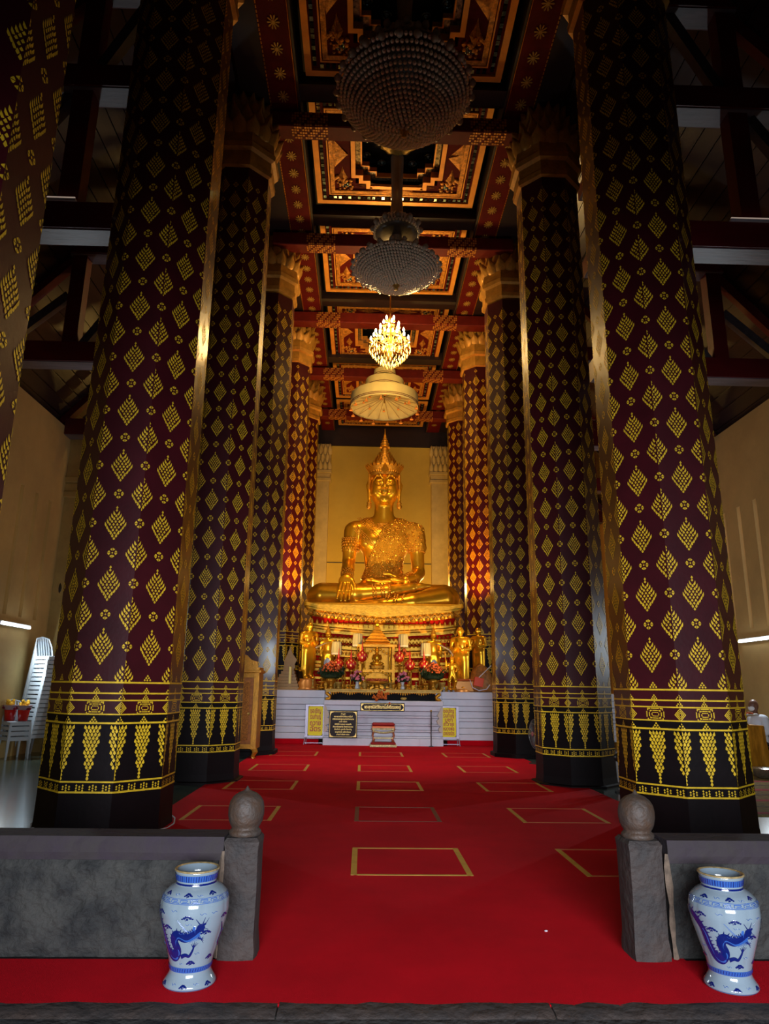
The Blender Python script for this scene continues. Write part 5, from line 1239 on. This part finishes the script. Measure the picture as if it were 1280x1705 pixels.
for row, y in ((0, 19.6), (1, 20.0)):
    for k in range(17):
        x = -1.95+k*.235+(.1 if row else 0)
        if row == 0 and (abs(x+1.47) < .16 or abs(x-1.36) < .16 or abs(x+.74) < .1 or abs(x-.5) < .1 or abs(x+.2) < .32): continue
        j = (k*7+row*3) % 4; o = put(kinds[j], stand_me[j].mesh(kinds[j], YG if (k+row) % 3 else GOLDD, True), None, (x, y+.04*math.sin(k*2), 1.47 if row == 0 else ZT-.03), sc=(1, 1, 1+.25*math.sin(k)))
        cnt[(row, j)] = cnt.get((row, j), 0)+1; tag(o, ['slender gilt candlestick', 'round gilt incense bowl', 'lidded gilt urn', 'gilt footed tray'][j]+f', {ORD[cnt[(row, j)]-1]} of its kind from the left in the {"front" if row == 0 else "back"} altar row', cats[j], ['candlesticks', 'incense bowls', 'urns', 'footed trays'][j]+' on the altar')
# candles
WAX = mat('yellow_wax', (.8, .62, .18), .5)
for x, y, h, r_, lb in ((-2.62, 20.0, .62, .04, 'tall thick yellow candle on the left side of the white platform'), (2.36, 19.95, .36, .035, 'yellow candle standing on the copper box at the right'), (2.24, 19.98, .22, .02, 'short thin yellow candle on the copper box at the right')):
    z = 1.42 if x < 0 else 1.78
    t = thing('candle', lb, 'candle', (x, y, z)); put('wax', MB().lathe([(r_, .08), (r_, h), (.01, h+.01)], 12), t, m=WAX, smooth=True, ang=40); put('holder', MB().lathe([(r_*1.6, 0), (r_*.9, .03), (r_*1.3, .09), (r_*.9, .09)], 10), t, m=GOLDD); put('wick', MB().tube([(0, 0, h), (0, 0, h+.04)], .004, 4), t, m=BLK)
# copper box with cloth, drum-like basket with an orange robe, glasses
cb = thing('copper_box', 'copper coloured offering box topped with orange cloth at the right of the altar', 'box', (2.26, 19.95, 1.42))
put('box', MB().box(-.28, .3, -.16, .2, 0, .3, b=.02), cb, m=mat('copper_brown', (.32, .13, .03), .3, .7)); put('cloth', MB().box(-.3, .33, -.18, .22, .29, .35, b=.03), cb, m=mat('orange_cloth', (.55, .12, .015), .8, noise=(12, .4)))
dr = thing('robe_bundle', 'rounded bundle of saffron robes with a white ribbon at the right end of the altar', 'bundle', (2.72, 20.0, 1.42))
put('bundle', MB().lathe([(.3, 0), (.34, .1), (.33, .3), (.28, .5), (.18, .68), (.05, .76), (.001, .77)], 16, fn=lambda a, z: 1+.05*math.sin(5*a+z*8)), dr, m=mat('saffron', (.42, .15, .02), .6, noise=(7, .6)), smooth=True)
put('ribbon', MB().tube([(-.34, -.2, .34), (-.28, -.3, .12), (-.12, -.36, .04), (.1, -.34, .08), (.2, -.3, .2)], .014, 6), dr, m=WHITEP)
put('red_box', MB().box(-.3, -.04, -.4, -.3, .12, .36, b=.01, M=Matrix.Rotation(.2, 4, 'Y')), dr, m=mat('red_packet', (.6, .05, .01), .6)); put('stick', MB().tube([(-.15, -.36, .35), (.25, -.3, .72)], .012, 5), dr, m=WHITEP)
hr = thing('kneeling_statue', 'golden figure with raised hands behind the robe bundle at the right end of the altar', 'statue', (2.76, 20.55, 1.95), R(-40), sc=(.9,)*3)
put('body', sme, hr, (0, 0, -.15)); put('base', MB().lathe([(.28, -.5), (.22, -.4), (.25, -.2), (.2, -.14)], 12), hr, m=YG)
for i, x in enumerate((1.66, 1.8, 1.93, 2.05)):
    t = simple('water_glass', MB().lathe([(.035, 0), (.04, .12), (.036, .12), (.03, .01)], 12), 'small clear water glass on the edge of the right white platform', 'glass', (x, 19.85, 1.42), mat('clear_glass', (.7, .75, .8), .05, trans=.6), 'water glasses on the platform edge')
# stepped wooden base at the left with dark figures
sb = thing('stepped_pedestal', 'pale gold stepped pedestal at the left end of the platform beside the red column', 'pedestal', (-2.72, 20.0, 1.42))
for i in range(7): put('step', MB().box(-.42+.05*i, .36-.03*i, -.1+.04*i, .5, .085*i, .085*(i+1)-.006), sb, m=mat('pale_gilt_wood', (.32, .16, .03), .5, noise=(4, .2)))
put('leaf_finial', MB().prism([(-.16, .58), (.16, .58), (.14, .7), (.2, .82), (.06, 1.0), (.0, 1.2), (-.08, .98), (-.16, .8)], -.06, .02, M=Matrix.Translation((.05, .25, 0)) @ Matrix.Rotation(R(90), 4, 'X')), sb, m=_m['pale_gilt_wood'])

# ================================================================ CABINET, FANS
cbn = thing('gilded_cabinet', 'narrow gilded cabinet in front of the third whole left column', 'cabinet', (-3.12, 15.65, 0))
GW = mat('gilded_wood', (.6, .26, .02), .4, .5, noise=(6, .35), bump=(30, .3)); GP = mat('ochre_panel', (.42, .13, .01), .5, .2, noise=(14, .4))
put('body', MB().box(-.5, .26, 0, .6, .22, 1.76), cbn, m=GP)
put('frame', MB().box(-.52, -.44, -.03, .0, .2, 1.78).box(.17, .28, -.03, .6, .2, 1.78).box(-.44, .17, -.028, 0, 1.68, 1.775).box(-.44, .17, -.028, 0, .205, .3), cbn, m=GW)
d_ = put('door', MB().box(-.42, .15, -.02, 0, .32, 1.66), cbn, m=GP); put('door_panel', MB().box(-.36, .1, -.035, -.02, .38, 1.6, b=.01), d_, m=mat('brocade_panel', (.5, .17, .015), .4, .4, noise=(40, .6), bump=(60, .6))); put('knob', MB().ball((.1, -.05, .92), .03), d_, m=GOLDD)
put('cornice', MB().box(-.56, .32, -.06, .64, 1.78, 1.84, b=.01).box(-.52, .28, -.04, .62, 1.84, 1.9), cbn, m=GW)
put('crest', MB().prism([(-.5, 1.9), (.24, 1.9), (.22, 2.02), (.08, 2.06), (.0, 2.14), (-.12, 2.2), (-.26, 2.4), (-.4, 2.28), (-.5, 2.1)], -.06, 0, M=Matrix.Rotation(R(90), 4, 'X')), cbn, m=GW)
for x in (-.46, .22): put('leg', MB().tube([(x, .05, .24), (x+(.05 if x > 0 else -.05), .02, .14), (x, .05, .05), (x+(.03 if x > 0 else -.03), .03, 0)], [.07, .06, .04, .05], 8), cbn, m=GW)
FB = mat('fan_black', (.03, .03, .03), .35); FG = mat('fan_grey', (.1, .11, .11), .4)
def ped_fan(x, y, rz, h, label, r_=.24):
    t = thing('pedestal_fan', label, 'fan', (x, y, 0), rz)
    put('base', MB().lathe([(.2, 0), (.2, .02), (.05, .05), (.025, .06)], 20), t, m=FB); put('pole', MB().tube([(0, .06, .04), (0, .06, h)], .016, 8), t, m=FB)
    put('motor', MB().lathe([(.001, -.02), (.07, 0), (.075, .1), (.04, .16), (.001, .17)], 14, M=T(0, .02, h, rx=R(-90))), t, m=FB, smooth=True)
    cg = MB()
    for k in range(72):
        a = 2*PI*k/72; ca_, sa_ = math.cos(a), math.sin(a)
        cg.tube([(.06*ca_, -.1, h+.06*sa_), (r_*.6*ca_, -.11, h+r_*.6*sa_), (r_*ca_, -.05, h+r_*sa_), (r_*.6*ca_, .01, h+r_*.6*sa_)], .0025, 3)
    for q in (1, .7): 
        P = [(r_*q*math.cos(2*PI*k/32), -.05 if q == 1 else -.1, h+r_*q*math.sin(2*PI*k/32)) for k in range(33)]; cg.tube(P, .005, 5)
    put('grille', cg, t, m=FG, kind='stuff'); bl = MB()
    for k in range(3):
        a = 2*PI*k/3; M = Matrix.Translation((0, -.05, h)) @ Matrix.Rotation(a, 4, 'Y')
        b_ = MB(); b_.add([(.03, .01, 0), (.06, .02, .07), (r_*.85, .02, .12), (r_*.92, 0, .03), (r_*.85, -.02, -.03), (.05, -.015, -.03)], [(0, 1, 2, 3, 4, 5)], M); put('blade', b_, t, m=FG)
    put('hub_cap', MB().lathe([(.05, 0), (.045, .012), (.001, .014)], 16, M=T(0, -.105, h, rx=R(90))), t, m=mat('pink_cap', (.35, .12, .12), .5))
ped_fan(3.5, 11.2, R(62), .5, 'black pedestal fan with a pink centre cap beside the second right column', .4)
ped_fan(3.1, 15.2, R(-78), .60, 'black pedestal fan turned edge-on beside the third right column', .3)
wf = thing('wall_fan', 'black round wall fan on the left aisle wall above the stacked chairs', 'fan', (-7.75, 16.9, 3.7), R(70))
put('cage', MB().lathe([(.05, -.1), (.2, -.08), (.27, 0), (.2, .06), (.05, .08)], 20, M=Matrix.Rotation(R(90), 4, 'X')), wf, m=FB, smooth=True); put('bracket', MB().tube([(0, .05, 0), (0, .25, -.15)], .03, 6), wf, m=FB)

# ================================================================ STACKED CHAIRS, GIFT BUCKETS
def chair_parts(m, name, label, group):
    t = thing(name, label, 'chair', (0, 0, 0), 0, group)     # seat front faces +x, seat height .44
    put('seat', MB().box(-.2, .23, -.2, .2, .415, .44, b=.01).box(.205, .235, -.2, .2, .36, .43).box(-.2, .2, -.215, -.195, .37, .43).box(-.2, .2, .195, .215, .37, .43), t, m=m)
    for sx, sy in ((1, -1), (1, 1), (-1, -1), (-1, 1)):
        x = .2 if sx > 0 else -.19; x2 = x+(.03 if sx > 0 else -.07)
        put('leg', MB().tube([(x, sy*.19, .42), (x2, sy*.215, 0)], [.032, .022], 4), t, m=m)
    b = MB(); b.tube([(-.18, -.2, .43), (-.25, -.2, .65), (-.31, -.15, .82), (-.33, 0, .86), (-.31, .15, .82), (-.25, .2, .65), (-.18, .2, .43)], .018, 6)
    for y in (-.12, -.06, 0, .06, .12): b.tube([(-.19, y, .44), (-.25, y, .64), (-.32, y*.9, .85-abs(y)*.2)], .016, 4)
    put('backrest', b, t, m=m); return t
WPL = mat('white_plastic', (.55, .62, .68), .35); BPL = mat('beige_plastic', (.28, .22, .17), .45)
def stack(n, x, y, rz, m, name, lab, group, lean=.017, dz=.088):
    base = None; pos = ['bottom']+['']*(n-2)+['top']
    for i in range(n):
        ca_, sa_ = math.cos(rz), math.sin(rz); lx = lean*i
        if base is None: o = base = chair_parts(m, name, '', group)
        else: o = copytree(base)
        o.location = (x+lx*ca_, y+lx*sa_, dz*i); o.rotation_euler = (0, 0, rz)
        ordn = ['lowest', 'second', 'third', 'fourth', 'fifth', 'sixth', 'seventh', 'eighth', 'ninth', 'tenth', 'eleventh', 'twelfth', 'thirteenth', 'fourteenth', 'fifteenth', 'sixteenth', 'seventeenth', 'eighteenth', 'nineteenth', 'twentieth']
        o['label'] = f'{lab}, {"topmost" if i == n-1 else ordn[i]+(" from floor" if i else "")} of the stack'
    return base
stack(4, -7.72, 15.2, R(-42), WPL, 'plastic_chair', 'white plastic chair, short stack under the lamp', 'white chairs in the short stack', .0, .1)
stack(19, -7.72, 15.95, R(-30), WPL, 'plastic_chair', 'white plastic chair, tall leaning stack', 'white chairs in the tall stack', .016, .091)
stack(17, -7.3, 16.4, R(-30), BPL, 'beige_chair', 'beige plastic chair, shaded stack behind', 'beige chairs in the shaded stack', .012, .095)
RPK = mat('red_cellophane', (.65, .012, .01), .15, coat=.5)
for i, (x, y, lb) in enumerate(((-7.87, 15.2, 'left'), (-7.57, 15.14, 'right'))):
    t = thing('gift_bucket', f'red wrapped gift bucket with yellow flowers on the short chair stack, {lb} of two', 'bucket', (x, y, .745)); rnd = random.Random(i)
    put('bucket', MB().lathe([(.09, 0), (.115, .2), (.12, .22), (.001, .2)], 16, fn=lambda a, z: 1+.03*math.sin(7*a)), t, m=RPK, smooth=True)
    for k in range(14): a = rnd.uniform(0, 6.28); put('yellow_flower', MB().ball((0, 0, 0), .035, 7, 4) if k == 0 else t.children[-1].data, t, (.08*rnd.random()*math.cos(a), .08*math.sin(a), .3+.1*rnd.random()), m=fl_y if k == 0 else None)
    put('wrap', MB().lathe([(.1, .2), (.14, .27), (.17, .31), (.12, .26)], 12, fn=lambda a, z: 1+.15*math.sin(6*a)), t, m=mat('wrap_film', (.5, .35, .4), .2)); put('bow', MB().ball((.12, -.06, .24), .04, 6, 4, (1.5, 1, .6)).ball((-.1, -.08, .26), .04, 6, 4, (1.5, 1, .6)), t, m=mat('dark_red_bow', (.25, .01, .03), .5))

# ================================================================ RIGHT AISLE: RUG, TABLE, SEATED PERSON
rug = thing('striped_rug', 'olive rug with crimson stripes on the right aisle floor', 'rug', (6.0, 11.2, 0))
RG = mat('rug_olive', (.30, .20, .04), .95, noise=(14, .6), bump=(60, .5)); RGS = mat('rug_crimson', (.42, .01, .03), .95, noise=(20, .3)); RGD = mat('rug_brown', (.16, .09, .02), .95, noise=(24, .6))
put('pile', MB().box(-1.7, 1.95, -2.0, 2.2, .002, .012), rug, m=RG)
for k, (y, w, m) in enumerate(((-1.8, .12, RGS), (-1.3, .1, RGD), (-.75, .16, RGS), (-.2, .12, RGD), (.35, .2, RGS), (.9, .1, RGD), (1.4, .14, RGS), (1.9, .1, RGD))): put('stripe', MB().box(-1.7, 1.95, y-w/2, y+w/2, .012, .0135), rug, m=m)
tb = thing('offering_table', 'table draped in shiny gold cloth before the seated man in the right aisle', 'table', (6.75, 14.2, 0))
n = 60; vs = []; fs = []
for j, (z, k) in enumerate(((.88, 1), (.86, 1.02), (.6, 1.03), (.35, 1.06), (.08, 1.08))):
    for i in range(n):
        a = 2*PI*i/n; e = .25; c_, s_ = math.cos(a), math.sin(a); f_ = 1+(.045*math.sin(a*11+z*3))*(1-z)*1.2
        vs.append((.5*k*f_*math.copysign(abs(c_)**e, c_), .32*k*f_*math.copysign(abs(s_)**e, s_), z))
for j in range(4):
    for i in range(n): fs.append((j*n+i, (j+1)*n+i, (j+1)*n+(i+1) % n, j*n+(i+1) % n))
fs.append(tuple(range(n)))
put('gold_cloth', MB().add(vs, fs), tb, m=mat('satin_gold', (.62, .27, .02), .32, .35, noise=(2, .5), stretch=(6, 6, 1)), smooth=True)
put('top', MB().box(-.48, .48, -.3, .3, .8, .86), tb, m=DARK)
for a in (-1, 1):
    for b in (-1, 1): put('leg', MB().box(a*.42-.02, a*.42+.02, b*.25-.02, b*.25+.02, 0, .8), tb, m=DARK)
ft = thing('footed_tray', 'gold footed stand carrying a plate of orange flowers on the gold-draped table', 'tray', (6.98, 14.1, .88), sc=(.72, .72, .72))
put('stand', MB().lathe([(.09, 0), (.06, .03), (.035, .07), (.05, .11), (.03, .16), (.06, .21), (.1, .23)], 14), ft, m=GOLDD, smooth=True); put('plate', MB().lathe([(.1, .22), (.3, .27), (.33, .3), (.29, .29), (.001, .26)], 24), ft, m=mat('pale_plate', (.5, .48, .42), .4), smooth=True)
rnd = random.Random(2)
for i in range(40): a = rnd.uniform(0, 6.28); q = rnd.random()**.5*.2; put('blossom', fl_me, ft, (q*math.cos(a), q*math.sin(a), .3+.03*rnd.random()))
simple('offering_plate', MB().lathe([(.05, 0), (.06, .1), (.2, .17), (.22, .2), (.001, .17)], 18), 'dark dish on the gold-draped table half hidden by the column', 'dish', (6.48, 14.15, .88), mat('dark_dish', (.2, .2, .18), .3, .5))
f = SDF((-.5, -.55, -.02), (.5, .4, 1.38), .022)     # seated man, faces -x; chair seat at .44
f.ell((0, 0, .55), (.2, .2, .14), .06).ell((.02, 0, .78), (.15, .2, .26), .08).cap((.02, -.17, .98), (.02, .17, .98), .075, .075, .06)
for s in (-1, 1):
    f.chain([(0, s*.1, .52), (-.4, s*.12, .5), (-.42, s*.12, .1)], [.095, .075, .05], .03).cap((-.42, s*.12, .05), (-.33, s*.12, .03), .045, .04, .02)
    f.chain([(.02, s*.22, .98), (.0, s*.27, .72), (-.22, s*.18, .66), (-.3, s*.13, .67)], [.06, .048, .04, .035], .02)
    for k in range(4): f.cap((-.3, s*(.12-.02*k+.02), .67), (-.37, s*(.1-.02*k+.03), .655), .013, .01, .008)
f.cap((.02, 0, 1.02), (.0, 0, 1.12), .055, .05, .03)
f.ell((-.02, 0, 1.24), (.105, .082, .125), .02).ell((-.04, 0, 1.2), (.08, .07, .09), .02).ell((-.125, 0, 1.225), (.025, .016, .028), .012)
for s in (-1, 1): f.ell((0.0, s*.083, 1.225), (.022, .012, .036), .008).ell((-.1, s*.035, 1.26), (.02, .02, .012), .01)
SKIN = mat('brown_skin', (.14, .055, .03), .5)
man = thing('person', 'bald seated man in a white shirt and white face mask behind the gold-draped table', 'person', (7.55, 14.75, 0), R(12))
put('body', f.mesh('person_body', SKIN), man)
f = SDF((-.45, -.42, .4), (.35, .42, 1.16), .022)
f.ell((0, 0, .55), (.215, .215, .14), .06).ell((.02, 0, .78), (.17, .22, .27), .08).cap((.02, -.17, .98), (.02, .17, .98), .09, .09, .06)
for s in (-1, 1): f.chain([(.02, s*.22, .98), (.0, s*.28, .74), (-.12, s*.24, .68)], [.078, .072, .066], .02)
gx2, gy2, gz2 = np.meshgrid(*f.ax, indexing='ij'); f.D = np.maximum(f.D, np.maximum(.49-gz2, gz2-1.07)).astype(np.float32)
put('shirt', f.mesh('shirt', mat('white_shirt', (.62, .66, .74), .8)), man)
f = SDF((-.5, -.3, -.01), (.25, .3, .68), .022)
for s in (-1, 1): f.chain([(0, s*.1, .52), (-.4, s*.12, .5), (-.42, s*.12, .12)], [.11, .09, .065], .03)
f.ell((0, 0, .52), (.2, .2, .12), .04); put('trousers', f.mesh('trousers', mat('dark_trousers', (.03, .03, .04), .8)), man)
put('face_mask', MB().ball((-.075, 0, 1.19), .075, 12, 8, (.85, 1.02, .8)).tube([(-.06, .07, 1.2), (.0, .088, 1.235)], .004, 4).tube([(-.06, -.07, 1.2), (.0, -.088, 1.235)], .004, 4), man, m=mat('mask_white', (.7, .72, .75), .8), smooth=True)
pc = thing('dark_chair', 'dark chair the seated man in the right aisle sits on', 'chair', (7.65, 14.79, 0), R(12))
put('seat', MB().box(-.25, .2, -.24, .24, .37, .415, b=.015), pc, m=BLK); put('backrest', MB().box(.2, .25, -.24, .24, .42, .98, b=.02), pc, m=BLK)
for a in (-.22, .2):
    for b in (-.2, .2): put('leg', MB().box(a-.018, a+.018, b-.018, b+.018, 0, .38), pc, m=BLK)
sbw = simple('silver_bowl', MB().lathe([(.12, 0), (.2, .04), (.26, .14), (.27, .17), (.24, .15), (.001, .06)], 24, fn=lambda a, z: 1+.02*math.sin(12*a)), 'engraved silver bowl on the rug below the gold-draped table', 'bowl', (6.68, 13.05, .014), mat('silver', (.5, .48, .45), .2, .9))
# white rope tied round the nearest left column
rp = thing('white_rope', 'thin white cord tied round the foot of the nearest whole left column', 'rope', (-3.37, 8.3, 0)); P = []
for k in range(15): a = R(-200+k*17); P.append((.74*math.cos(a), .74*math.sin(a), .03+.02*math.sin(k)))
put('cord', MB().tube(P, .008, 5), rp, m=mat('cord_white', (.45, .45, .45), .8)); put('knot', MB().ball((-.55, -.52, .05), .025, 6, 4).ball((-.38, -.65, .04), .022, 6, 4), rp, m=_m['cord_white'])
# small litter on the carpet
for x, y in ((.62, 4.9),):
    simple('paper_scrap', MB().ball((0, 0, .004), .012, 6, 4, (1, .6, .4)), 'tiny white scrap lying on the red carpet near the right stone post', 'scrap', (x, y, .012), WHITEP)
